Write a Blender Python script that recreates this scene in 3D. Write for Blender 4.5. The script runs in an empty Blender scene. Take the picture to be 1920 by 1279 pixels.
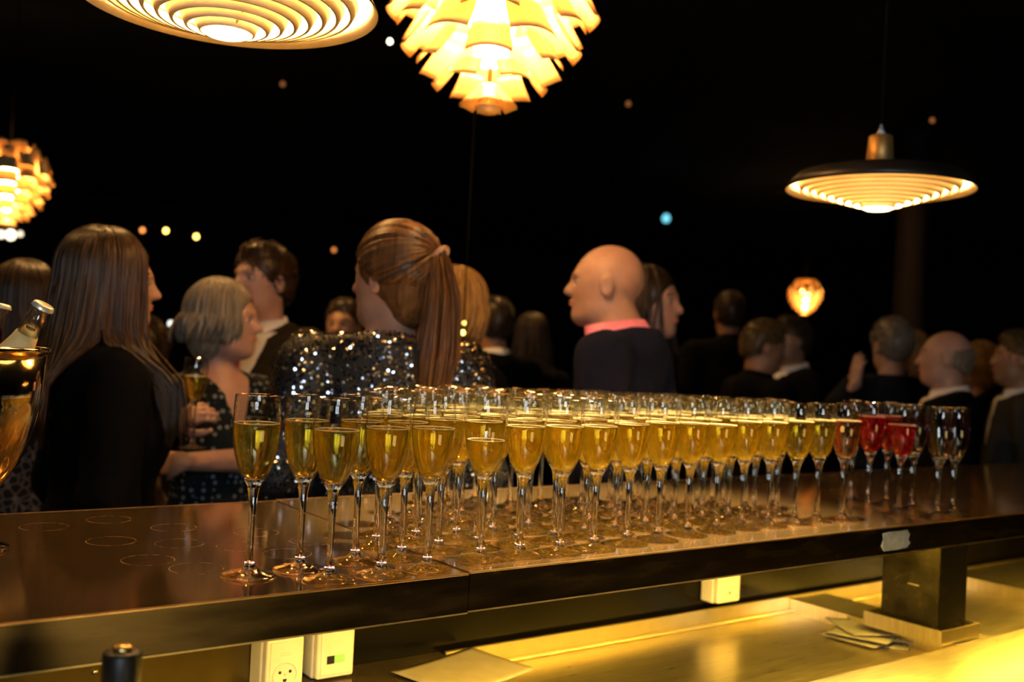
import bpy, bmesh, math, random
import numpy as np
from mathutils import Vector, Matrix

random.seed(7)
rng = np.random.default_rng(7)
sc = bpy.context.scene
col = sc.collection
PI = math.pi

# ------------------------------------------------------------------ camera
FPX, IW, IH = 1867.0, 1920.0, 1279.0
CAM = np.array([0.0, 0.0, 1.393])
_y, _p, _r = math.radians(53.7), math.radians(0.7), math.radians(2.9)
_f = np.array([math.cos(_y)*math.cos(_p), math.sin(_y)*math.cos(_p), math.sin(_p)])
_rt = np.array([math.sin(_y), -math.cos(_y), 0.0])
_up = np.cross(_rt, _f)
_r2 = _rt*math.cos(_r) + _up*math.sin(_r)
_u2 = -_rt*math.sin(_r) + _up*math.cos(_r)
CR = np.array([_r2, _u2, _f])
cam = bpy.data.cameras.new('camera')
cam.sensor_width = 36.0
cam.lens = 36.0*FPX/IW
cam.clip_start, cam.clip_end = 0.02, 100
cam.dof.use_dof = True
cam.dof.focus_distance = 1.36
cam.dof.aperture_fstop = 3.4
camo = bpy.data.objects.new('camera', cam)
col.objects.link(camo)
M = Matrix.Identity(4)
for i in range(3):
    M[i][0], M[i][1], M[i][2], M[i][3] = _r2[i], _u2[i], -_f[i], CAM[i]
camo.matrix_world = M
sc.camera = camo

def ray(x, y):
    return CR.T @ np.array([(x-IW/2)/FPX, -(y-IH/2)/FPX, 1.0])
def atd(x, y, d):            # point seen at pixel x,y at depth d
    return CAM + ray(x, y)*d
def onz(x, y, z):            # point seen at pixel x,y on the level z
    d = ray(x, y)
    return CAM + d*((z-CAM[2])/d[2])
def ony(x, y, Y):
    d = ray(x, y)
    return CAM + d*(Y/d[1])

# ------------------------------------------------------------------ world, exposure, large lights
w = bpy.data.worlds.new('night')
sc.world = w
w.use_nodes = True
w.node_tree.nodes['Background'].inputs[0].default_value = (0.9, 0.75, 0.6, 1)
w.node_tree.nodes['Background'].inputs[1].default_value = 0.0015
sc.view_settings.view_transform = 'Standard'
sc.view_settings.look = 'None'
sc.view_settings.gamma = 1.0
sc.view_settings.use_curve_mapping = False
sc.view_settings.exposure = 0.0
cy = sc.cycles
cy.use_denoising = True
cy.use_adaptive_sampling = False
cy.max_bounces = 28
cy.diffuse_bounces = 5
cy.glossy_bounces = 12
cy.transmission_bounces = 24
cy.transparent_max_bounces = 128
cy.sample_clamp_indirect = 12.0
cy.sample_clamp_direct = 0.0
cy.blur_glossy = 0.6

def area(name, loc, target, size, power, color, size_y=None, spread=None):
    l = bpy.data.lights.new(name, 'AREA')
    l.energy, l.color, l.size = power, color, size
    if size_y:
        l.shape, l.size_y = 'RECTANGLE', size_y
    if spread:
        l.spread = spread
    o = bpy.data.objects.new(name, l)
    col.objects.link(o)
    o.location = loc
    d = Vector(target) - Vector(loc)
    o.rotation_euler = d.to_track_quat('-Z', 'Y').to_euler()
    return o
# two white lit panels of the back bar, behind the photographer
area('back_bar_light', (-1.30, -1.72, 1.92), (0.9, 1.3, 1.3), 0.40, 19, (0.78, 0.89, 1.0), size_y=0.85)
area('back_bar_light', (-0.88, -1.98, 1.92), (0.9, 1.3, 1.3), 0.40, 19, (0.78, 0.89, 1.0), size_y=0.85)
# warm light strip tucked behind the shelf's front fascia, over the steel worktop
area('shelf_strip_light', (1.3, 1.112, 1.066), (1.3, 1.13, 0.85), 3.4, 40.0, (1.0, 0.60, 0.07), size_y=0.012)
# added warm fill, low and out of view, reflected as gold in the fascia
area('fascia_fill_light', (0.95, -2.2, 0.42), (0.5, 1.1, 0.9), 1.0, 7, (1.0, 0.72, 0.25), size_y=0.5)
# added warm spot from above, unseen, to make the packed glasses glow
for loc_, tgt_, en_, ang_ in (((1.25, 1.10, 3.5), (1.24, 1.36, 1.1), 2500, 30),):
    sl = bpy.data.lights.new('glasses_fill_spot', 'SPOT')
    sl.energy, sl.color, sl.spot_size, sl.spot_blend, sl.shadow_soft_size = en_, (1.0, 0.76, 0.38), math.radians(ang_), 0.8, 0.06
    slo = bpy.data.objects.new('glasses_fill_spot', sl)
    col.objects.link(slo)
    slo.location = loc_
    slo.rotation_euler = (Vector(tgt_)-Vector(loc_)).to_track_quat('-Z', 'Y').to_euler()
# added overhead fills, no visible lamps, giving the guests amber rims
for i, (lx, ly, lp) in enumerate([(-0.3, 4.1, 20), (1.05, 3.7, 34), (3.2, 4.4, 14), (4.8, 5.4, 14), (3.0, 7.0, 14), (7.2, 4.8, 14)]):
    area('guest_rim_fill', (lx, ly, 3.55), (lx, ly, 0), 0.18, lp, (1.0, 0.52, 0.15), spread=math.radians(130))

# ------------------------------------------------------------------ materials
MATS = {}
def mat(name, base=(0.5, 0.5, 0.5), metallic=0.0, rough=0.5, noise=0.0, scale=20.0, stretch=(1, 1, 1), bump=0.0,
        emit=None, strength=0.0, spec=0.5, rvar=0.0, sheen=0.0, coat=0.0):
    if name in MATS:
        return MATS[name]
    m = bpy.data.materials.new(name)
    m.use_nodes = True
    nt = m.node_tree
    b = nt.nodes['Principled BSDF']
    b.inputs['Base Color'].default_value = (*base, 1)
    b.inputs['Metallic'].default_value = metallic
    b.inputs['Roughness'].default_value = rough
    b.inputs['Specular IOR Level'].default_value = spec
    b.inputs['Sheen Weight'].default_value = sheen
    b.inputs['Coat Weight'].default_value = coat
    if emit:
        b.inputs['Emission Color'].default_value = (*emit, 1)
        b.inputs['Emission Strength'].default_value = strength
    tc = nt.nodes.new('ShaderNodeTexCoord')
    mp = nt.nodes.new('ShaderNodeMapping')
    mp.inputs['Scale'].default_value = stretch
    nz = nt.nodes.new('ShaderNodeTexNoise')
    nz.inputs['Scale'].default_value = scale
    nz.inputs['Detail'].default_value = 4
    nt.links.new(tc.outputs['Object'], mp.inputs['Vector'])
    nt.links.new(mp.outputs['Vector'], nz.inputs['Vector'])
    if noise > 0:
        rp = nt.nodes.new('ShaderNodeValToRGB')
        lo = [max(0, c*(1-noise)) for c in base]
        hi = [min(1, c*(1+noise)) for c in base]
        rp.color_ramp.elements[0].position, rp.color_ramp.elements[1].position = 0.3, 0.7
        rp.color_ramp.elements[0].color, rp.color_ramp.elements[1].color = (*lo, 1), (*hi, 1)
        nt.links.new(nz.outputs['Fac'], rp.inputs['Fac'])
        nt.links.new(rp.outputs['Color'], b.inputs['Base Color'])
    if rvar > 0:
        mr = nt.nodes.new('ShaderNodeMapRange')
        mr.inputs['To Min'].default_value = max(0, rough-rvar)
        mr.inputs['To Max'].default_value = rough+rvar
        nt.links.new(nz.outputs['Fac'], mr.inputs['Value'])
        nt.links.new(mr.outputs['Result'], b.inputs['Roughness'])
    if bump > 0:
        bp = nt.nodes.new('ShaderNodeBump')
        bp.inputs['Strength'].default_value = bump
        bp.inputs['Distance'].default_value = 0.002
        nt.links.new(nz.outputs['Fac'], bp.inputs['Height'])
        nt.links.new(bp.outputs['Normal'], b.inputs['Normal'])
    MATS[name] = m
    return m

def glass_mat(name, color, ior, rough=0.0):
    m = bpy.data.materials.new(name)
    m.use_nodes = True
    nt = m.node_tree
    nt.nodes.remove(nt.nodes['Principled BSDF'])
    g = nt.nodes.new('ShaderNodeBsdfGlass')
    g.inputs['Color'].default_value = (*color, 1)
    g.inputs['IOR'].default_value = ior
    g.inputs['Roughness'].default_value = rough
    nt.links.new(g.outputs[0], nt.nodes['Material Output'].inputs['Surface'])
    MATS[name] = m
    return m

def thin_glass(name, color=(0.98, 0.985, 0.98), ior=1.5):
    m = bpy.data.materials.new(name)
    m.use_nodes = True
    nt = m.node_tree
    nt.nodes.remove(nt.nodes['Principled BSDF'])
    t = nt.nodes.new('ShaderNodeBsdfTransparent')
    t.inputs[0].default_value = (*color, 1)
    g = nt.nodes.new('ShaderNodeBsdfGlossy')
    g.inputs['Roughness'].default_value = 0.02
    lw = nt.nodes.new('ShaderNodeLayerWeight')          # Schlick's reflectance, the same from both faces of the thin wall
    lw.inputs['Blend'].default_value = 0.5
    pw = nt.nodes.new('ShaderNodeMath'); pw.operation = 'POWER'; pw.inputs[1].default_value = 4.0
    nt.links.new(lw.outputs['Facing'], pw.inputs[0])
    f = nt.nodes.new('ShaderNodeMath'); f.operation = 'MULTIPLY_ADD'
    f0 = ((ior-1)/(ior+1))**2
    f.inputs[1].default_value, f.inputs[2].default_value = 1-f0, f0
    nt.links.new(pw.outputs[0], f.inputs[0])
    mx = nt.nodes.new('ShaderNodeMixShader')
    nt.links.new(f.outputs[0], mx.inputs[0])
    nt.links.new(t.outputs[0], mx.inputs[1])
    nt.links.new(g.outputs[0], mx.inputs[2])
    nt.links.new(mx.outputs[0], nt.nodes['Material Output'].inputs['Surface'])
    MATS[name] = m
    return m

def liquid_mat(name, color, scatter, amount):
    m = bpy.data.materials.new(name)
    m.use_nodes = True
    nt = m.node_tree
    nt.nodes.remove(nt.nodes['Principled BSDF'])
    g = nt.nodes.new('ShaderNodeBsdfGlass')
    g.inputs['Color'].default_value = (*color, 1)
    g.inputs['IOR'].default_value = 1.34
    g.inputs['Roughness'].default_value = 0.0
    t = nt.nodes.new('ShaderNodeBsdfTranslucent')
    t.inputs['Color'].default_value = (*scatter, 1)
    d = nt.nodes.new('ShaderNodeBsdfDiffuse')
    d.inputs['Color'].default_value = (*scatter, 1)
    m1 = nt.nodes.new('ShaderNodeMixShader')
    m1.inputs[0].default_value = 0.5
    nt.links.new(t.outputs[0], m1.inputs[1])
    nt.links.new(d.outputs[0], m1.inputs[2])
    nz = nt.nodes.new('ShaderNodeTexNoise')
    nz.inputs['Scale'].default_value = 60
    tc = nt.nodes.new('ShaderNodeTexCoord')
    nt.links.new(tc.outputs['Object'], nz.inputs['Vector'])
    mr = nt.nodes.new('ShaderNodeMapRange')
    mr.inputs['From Min'].default_value, mr.inputs['From Max'].default_value = 0.3, 0.7
    mr.inputs['To Min'].default_value, mr.inputs['To Max'].default_value = amount*0.3, amount*1.7
    nt.links.new(nz.outputs['Fac'], mr.inputs['Value'])
    mx = nt.nodes.new('ShaderNodeMixShader')
    nt.links.new(mr.outputs['Result'], mx.inputs[0])
    nt.links.new(g.outputs[0], mx.inputs[1])
    nt.links.new(m1.outputs[0], mx.inputs[2])
    nt.links.new(mx.outputs[0], nt.nodes['Material Output'].inputs['Surface'])
    MATS[name] = m
    return m

# ------------------------------------------------------------------ mesh helpers
def tag(o, label=None, cat=None, group=None, kind=None):
    if label: o['label'] = label
    if cat: o['category'] = cat
    if group: o['group'] = group
    if kind: o['kind'] = kind
    return o
def link(name, me, m=None, parent=None, loc=None, rot=None):
    o = bpy.data.objects.new(name, me)
    col.objects.link(o)
    if m is not None and me is not None and not me.materials:
        me.materials.append(m)
    if parent: o.parent = parent
    if loc is not None: o.location = loc
    if rot is not None: o.rotation_euler = rot
    return o
def empty(name, loc=(0, 0, 0), rz=0.0, label=None, cat=None, group=None):
    o = bpy.data.objects.new(name, None)
    col.objects.link(o)
    o.location = loc
    o.rotation_euler = (0, 0, rz)
    o.empty_display_size = 0.05
    return tag(o, label, cat, group)
def mesh(name, v, f, smooth=True):
    me = bpy.data.meshes.new(name)
    me.from_pydata([tuple(map(float, p)) for p in v], [], [tuple(map(int, q)) for q in f])
    me.validate()
    if smooth:
        me.polygons.foreach_set('use_smooth', [True]*len(me.polygons))
    me.update()
    return me
def from_bm(name, bm, smooth=False):
    me = bpy.data.meshes.new(name)
    bm.normal_update()
    bm.to_mesh(me)
    bm.free()
    if smooth:
        me.polygons.foreach_set('use_smooth', [True]*len(me.polygons))
    return me
def box_mesh(name, x0, x1, y0, y1, z0, z1, bevel=0.0, seg=2):
    bm = bmesh.new()
    bmesh.ops.create_cube(bm, size=1)
    for v in bm.verts:
        v.co = Vector(((x0+x1)/2+v.co.x*(x1-x0), (y0+y1)/2+v.co.y*(y1-y0), (z0+z1)/2+v.co.z*(z1-z0)))
    if bevel:
        bmesh.ops.bevel(bm, geom=bm.edges[:], offset=bevel, segments=seg, affect='EDGES', profile=0.5)
    return from_bm(name, bm)
def lathe(name, prof, n=32, closed=False, smooth=True):
    """prof: (r, z) pairs; closed joins the last pair with the first; r = 0 ends give a fan."""
    v, f, rings = [], [], []
    for r, z in prof:
        if r < 1e-6:
            rings.append([len(v)]); v.append((0, 0, z))
        else:
            rings.append(list(range(len(v), len(v)+n)))
            for k in range(n):
                a = 2*PI*k/n
                v.append((r*math.cos(a), r*math.sin(a), z))
    pairs = list(zip(rings, rings[1:]))
    if closed: pairs.append((rings[-1], rings[0]))
    for a, b in pairs:
        for k in range(n):
            k2 = (k+1) % n
            if len(a) == 1 and len(b) == 1: continue
            if len(a) == 1: f.append((a[0], b[k2], b[k]))
            elif len(b) == 1: f.append((a[k], a[k2], b[0]))
            else: f.append((a[k], a[k2], b[k2], b[k]))
    return mesh(name, v, f, smooth)
def tubes(paths, radii, sides=5, caps=True):
    """paths: list of Nx3 arrays; radii: list of arrays. Returns verts, faces."""
    V, F = [], []
    for P, R in zip(paths, radii):
        P = np.asarray(P, float)
        n = len(P)
        T = np.gradient(P, axis=0)
        T /= np.linalg.norm(T, axis=1)[:, None]+1e-9
        ref = np.array([0.31, 0.77, 0.55])
        A = np.cross(T, ref); A /= np.linalg.norm(A, axis=1)[:, None]+1e-9
        B = np.cross(T, A)
        base = len(V)
        R = np.broadcast_to(R, (n,))
        for i in range(n):
            for k in range(sides):
                a = 2*PI*k/sides
                V.append(P[i]+R[i]*(math.cos(a)*A[i]+math.sin(a)*B[i]))
        for i in range(n-1):
            for k in range(sides):
                k2 = (k+1) % sides
                F.append((base+i*sides+k, base+i*sides+k2, base+(i+1)*sides+k2, base+(i+1)*sides+k))
        if caps:
            F.append(tuple(base+k for k in range(sides))[::-1])
            F.append(tuple(base+(n-1)*sides+k for k in range(sides)))
    return V, F
def tube_obj(name, path, r, m, parent=None, sides=8):
    v, f = tubes([path], [r], sides)
    return link(name, mesh(name, v, f), m, parent)
def copy_tree(o, parent=None):
    c = o.copy()
    col.objects.link(c)
    c.parent = parent
    for ch in o.children:
        copy_tree(ch, c)
    return c
def ordinal(n):
    return ['first', 'second', 'third', 'fourth', 'fifth', 'sixth', 'seventh', 'eighth', 'ninth', 'tenth', 'eleventh', 'twelfth',
            'thirteenth', 'fourteenth', 'fifteenth', 'sixteenth', 'seventeenth', 'eighteenth', 'nineteenth', 'twentieth'][n]

# ------------------------------------------------------------------ room
m_black = mat('black_wall_paint', (0.006, 0.005, 0.005), 0, 0.7, noise=0.4, scale=3)
m_floor = mat('dark_floor_boards', (0.02, 0.012, 0.008), 0, 0.35, noise=0.5, scale=4, stretch=(1, 8, 1))
m_ceil = mat('black_ceiling_paint', (0.004, 0.004, 0.004), 0, 0.8, noise=0.4, scale=3)
X0, X1, Y0, Y1, ZC = -4.0, 20.0, -2.4, 17.0, 3.6
def struct(name, me, m): return tag(link(name, me, m), kind='structure')
struct('floor', box_mesh('floor', X0, X1, Y0, Y1, -0.1, 0), m_floor)
struct('ceiling', box_mesh('ceiling', X0, X1, Y0, Y1, ZC, ZC+0.1), m_ceil)
struct('wall_back', box_mesh('wall_back', X0, X1, Y1, Y1+0.1, 0, ZC), m_black)
struct('wall_right', box_mesh('wall_right', X1, X1+0.1, Y0, Y1, 0, ZC), m_black)
struct('wall_left', box_mesh('wall_left', X0-0.1, X0, Y0, Y1, 0, ZC), m_black)
struct('wall_front', box_mesh('wall_front', X0, X1, Y0-0.1, Y0, 0, ZC), m_black)
cp = atd(1705, 560, 9.0)
m_col = mat('oxblood_column_paint', (0.010, 0.003, 0.002), 0, 0.8, noise=0.3, scale=5)
struct('trim_1', lathe('trim_1', [(0, 0), (0.2, 0), (0.2, 0.08), (0.14, 0.12), (0.14, ZC-0.12), (0.2, ZC-0.08), (0.2, ZC), (0, ZC)], 24), m_col).location = (cp[0], cp[1], 0)

# ------------------------------------------------------------------ bar shelf
SZ = 1.10                      # shelf top
FY, BY, SEAM = 1.085, 1.726, 0.747
def copper_top():
    m = bpy.data.materials.new('polished_copper_top')
    m.use_nodes = True
    nt = m.node_tree
    b = nt.nodes['Principled BSDF']
    b.inputs['Metallic'].default_value = 0.90
    tc = nt.nodes.new('ShaderNodeTexCoord')
    nz = nt.nodes.new('ShaderNodeTexNoise')
    nz.inputs['Scale'].default_value = 6
    nz.inputs['Detail'].default_value = 6
    nt.links.new(tc.outputs['Object'], nz.inputs['Vector'])
    rp = nt.nodes.new('ShaderNodeValToRGB')
    rp.color_ramp.elements[0].color, rp.color_ramp.elements[1].color = (0.46, 0.27, 0.10, 1), (0.62, 0.39, 0.16, 1)
    nt.links.new(nz.outputs['Fac'], rp.inputs['Fac'])
    nt.links.new(rp.outputs['Color'], b.inputs['Base Color'])
    # dried glass rings: spots of their own shape where the sheen is dulled
    total = None
    rings = [(0.40, 1.32), (0.47, 1.41), (0.44, 1.25), (0.54, 1.36), (0.60, 1.45), (0.50, 1.53), (0.39, 1.46), (0.58, 1.29), (0.33, 1.60), (0.65, 1.36), (0.43, 1.63), (2.1, 1.25), (2.2, 1.38), (2.3, 1.22), (2.08, 1.45)]
    for cx, cyy in rings:
        vd = nt.nodes.new('ShaderNodeVectorMath'); vd.operation = 'DISTANCE'
        vd.inputs[1].default_value = (cx, cyy, SZ)
        nt.links.new(tc.outputs['Object'], vd.inputs[0])
        s = nt.nodes.new('ShaderNodeMath'); s.operation = 'SUBTRACT'; s.inputs[1].default_value = 0.033
        nt.links.new(vd.outputs['Value'], s.inputs[0])
        a = nt.nodes.new('ShaderNodeMath'); a.operation = 'ABSOLUTE'
        nt.links.new(s.outputs[0], a.inputs[0])
        l = nt.nodes.new('ShaderNodeMath'); l.operation = 'LESS_THAN'; l.inputs[1].default_value = 0.0008
        nt.links.new(a.outputs[0], l.inputs[0])
        if total is None: total = l
        else:
            ad = nt.nodes.new('ShaderNodeMath'); ad.operation = 'MAXIMUM'
            nt.links.new(total.outputs[0], ad.inputs[0]); nt.links.new(l.outputs[0], ad.inputs[1])
            total = ad
    br = nt.nodes.new('ShaderNodeMath'); br.operation = 'MULTIPLY'
    nz2 = nt.nodes.new('ShaderNodeTexNoise'); nz2.inputs['Scale'].default_value = 45
    nt.links.new(tc.outputs['Object'], nz2.inputs['Vector'])
    nt.links.new(total.outputs[0], br.inputs[0]); nt.links.new(nz2.outputs['Fac'], br.inputs[1])
    mr = nt.nodes.new('ShaderNodeMath'); mr.operation = 'MULTIPLY_ADD'
    mr.inputs[1].default_value = 0.35
    nt.links.new(br.outputs[0], mr.inputs[0])
    r2 = nt.nodes.new('ShaderNodeMapRange')
    r2.inputs['To Min'].default_value, r2.inputs['To Max'].default_value = 0.06, 0.14
    nt.links.new(nz.outputs['Fac'], r2.inputs['Value'])
    nt.links.new(r2.outputs['Result'], mr.inputs[2])
    nt.links.new(mr.outputs[0], b.inputs['Roughness'])
    bp = nt.nodes.new('ShaderNodeBump')
    bp.inputs['Strength'].default_value, bp.inputs['Distance'].default_value = 0.12, 0.0004
    nt.links.new(br.outputs[0], bp.inputs['Height'])
    nt.links.new(bp.outputs['Normal'], b.inputs['Normal'])
    return m
m_top = copper_top()
m_apron = mat('aged_bronze_fascia', (0.10, 0.07, 0.035), 1.0, 0.26, noise=0.35, scale=9, stretch=(1, 1, 5), rvar=0.08, bump=0.05)
m_edge = mat('bare_copper_edge', (0.75, 0.48, 0.22), 1.0, 0.3, noise=0.2, scale=30)
m_lip = mat('brass_lip', (0.80, 0.62, 0.30), 1.0, 0.35, noise=0.2, scale=30)
m_under = mat('black_underside', (0.012, 0.010, 0.008), 0, 0.5, noise=0.3, scale=8)
def shelf(label, x0, x1, dz):
    r = empty('bar_shelf', (0, 0, 0), 0, label, 'bar shelf')
    link('shelf_top', box_mesh('shelf_top', x0, x1, FY+0.004, BY, SZ-0.006+dz, SZ+dz), m_top, r)
    link('shelf_board', box_mesh('shelf_board', x0, x1, FY+0.006, BY-0.004, SZ-0.034+dz, SZ-0.0065+dz), m_under, r)
    link('fascia', box_mesh('fascia', x0, x1, FY, FY+0.006, SZ-0.051+dz, SZ-0.002+dz), m_apron, r)
    link('top_edge', box_mesh('top_edge', x0, x1, FY-0.0006, FY+0.004, SZ-0.002+dz, SZ+0.0002+dz, 0.0005, 1), m_edge, r)
    link('bottom_lip', box_mesh('bottom_lip', x0, x1, FY-0.001, FY+0.008, SZ-0.053+dz, SZ-0.051+dz), m_lip, r)
    link('back_edge', box_mesh('back_edge', x0, x1, BY, BY+0.003, SZ-0.034+dz, SZ+0.0005+dz), m_edge, r)
    return r
shelf('long copper-topped bar shelf section left of the joint, bare at the left', -1.6, SEAM-0.0006, 0.0)
shelf('copper-topped bar shelf section right of the joint, crowded with glasses', SEAM+0.0006, 5.2, 0.0016)

# grey tape patch on the fascia
def tape():
    pts = [(1656, 1001), (1668, 998), (1690, 996), (1702, 994), (1706, 1003), (1703, 1012), (1707, 1018), (1700, 1027), (1680, 1031), (1658, 1034), (1653, 1024), (1657, 1012)]
    P = [ony(x, y, FY-0.0012) for x, y in pts]
    n = len(P)
    v = [tuple(p) for p in P]+[(p[0], FY, p[2]) for p in P]
    f = [tuple(range(n))]+[tuple(range(n, 2*n))[::-1]]+[(i, (i+1) % n, n+(i+1) % n, n+i) for i in range(n)]
    bm = bmesh.new()
    bv = [bm.verts.new(p) for p in v]
    for q in f: bm.faces.new([bv[i] for i in q])
    bmesh.ops.recalc_face_normals(bm, faces=bm.faces[:])
    return from_bm('tape_patch', bm)
tag(link('tape_patch', tape(), mat('grey_duct_tape', (0.30, 0.33, 0.34), 0.2, 0.45, noise=0.25, scale=60, bump=0.3)),
    'torn patch of grey tape stuck on the dark shelf fascia', 'tape')

# ------------------------------------------------------------------ lower worktop, partition, pillar
CZ, WY = 0.85, 1.515
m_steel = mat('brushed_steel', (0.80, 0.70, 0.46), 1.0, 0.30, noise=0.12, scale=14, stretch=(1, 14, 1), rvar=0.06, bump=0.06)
m_deck = mat('dark_worktop', (0.035, 0.022, 0.010), 0.0, 0.25, noise=0.5, scale=12, bump=0.1)
m_part = mat('black_lacquer_partition', (0.004, 0.0032, 0.002), 0.0, 0.2, spec=0.12, noise=0.3, scale=6, rvar=0.05)
m_bronze = mat('bronze_wall_panel', (0.16, 0.115, 0.035), 0.9, 0.3, noise=0.35, scale=5, rvar=0.07)
bp = empty('bar_partition', (0, 0, 0), 0, 'black lacquered partition under the shelf between bar and guests', 'partition')
link('panel', box_mesh('panel', -1.6, 5.2, WY, WY+0.12, 0, SZ-0.0345), m_part, bp)
link('bronze_panel', box_mesh('bronze_panel', -1.6, 0.655, WY-0.012, WY-0.0002, CZ+0.001, SZ-0.036, 0.001, 1), m_bronze, bp)
sp = ony(178, 1260, WY-0.013)
link('screw', lathe('screw', [(0, 0.004), (0.003, 0.0035), (0.0045, 0.001), (0.0045, -0.002), (0, -0.002)], 12), mat('screw_steel', (0.6, 0.55, 0.4), 1, 0.3, noise=0.2), bp, sp, (PI/2, 0, 0))
wt = empty('worktop', (0, 0, 0), 0, 'stainless steel worktop with sunken trays below the shelf', 'worktop')
BX0, BX1, BX2, BX3, BYF, BYB = 0.985, 1.945, 2.075, 2.62, 1.075, 1.492
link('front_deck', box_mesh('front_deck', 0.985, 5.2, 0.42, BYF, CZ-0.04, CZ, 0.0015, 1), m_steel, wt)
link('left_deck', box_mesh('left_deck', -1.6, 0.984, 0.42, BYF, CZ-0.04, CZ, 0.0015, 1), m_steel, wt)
link('dark_deck', box_mesh('dark_deck', -1.6, 0.984, BYF+0.0005, WY-0.0005, CZ-0.04, CZ-0.001, 0.001, 1), m_deck, wt)
link('tray_divider', box_mesh('tray_divider', BX1, BX2, BYF+0.0005, BYB-0.0005, CZ-0.04, CZ, 0.0015, 1), m_steel, wt)
link('end_deck', box_mesh('end_deck', BX3, 5.2, BYF+0.0005, BYB-0.0005, CZ-0.04, CZ, 0.0015, 1), m_steel, wt)
link('back_rail', box_mesh('back_rail', 0.985, 5.2, BYB, BYB+0.006, CZ-0.04, CZ+0.004, 0.001, 1), m_steel, wt)
link('tray_floor', box_mesh('tray_floor', BX0, BX3, BYF, BYB, CZ-0.045, CZ-0.032), m_steel, wt)
link('tray_floor', box_mesh('tray_cove', BX0, BX3, BYB-0.012, BYB-0.0003, CZ-0.032, CZ-0.026, 0.002, 2), m_steel, wt)
link('cabinet', box_mesh('cabinet', -1.6, 5.2, 0.45, WY-0.001, 0.0, CZ-0.046), m_part, wt)
# pillar with its shoe
m_pil = mat('smoky_lacquered_pillar', (0.008, 0.0065, 0.003), 0.1, 0.25, spec=0.2, noise=0.6, scale=18, rvar=0.1, bump=0.08)
pl = empty('shelf_pillar', (1.962, 1.16, CZ), 0, 'dark square pillar holding up the shelf in a steel shoe', 'pillar')
link('post', box_mesh('post', -0.045, 0.062, -0.055, 0.075, 0.006, SZ-0.0345-CZ+0.0015, 0.002, 2), m_pil, pl)
def shoe():
    bm = bmesh.new()
    def bx(x0, x1, y0, y1, z0, z1):
        r = bmesh.ops.create_cube(bm, size=1)
        for v in r['verts']:
            v.co = Vector(((x0+x1)/2+v.co.x*(x1-x0), (y0+y1)/2+v.co.y*(y1-y0), (z0+z1)/2+v.co.z*(z1-z0)))
    bx(-0.062, 0.078, -0.074, 0.1, 0.0, 0.005)
    return from_bm('shoe_plate', bm)
link('shoe_plate', shoe(), m_steel, pl)
for nm, b in (('shoe_side', (-0.064, -0.061, -0.076, 0.102, 0, 0.030)), ('shoe_side', (0.077, 0.080, -0.076, 0.102, 0, 0.030)),
              ('shoe_front', (-0.0609, 0.0769, -0.076, -0.073, 0, 0.030)), ('shoe_back', (-0.0609, 0.0769, 0.099, 0.102, 0, 0.030))):
    link(nm, box_mesh(nm, *b), m_steel, pl)
link('scratch', box_mesh('scratch', -0.0454, -0.0449, -0.012, 0.014, 0.1056, 0.1064), mat('bare_scratch', (0.6, 0.5, 0.25), 0.5, 0.5, noise=0.2), pl, None, (0, 0, 0))

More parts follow.
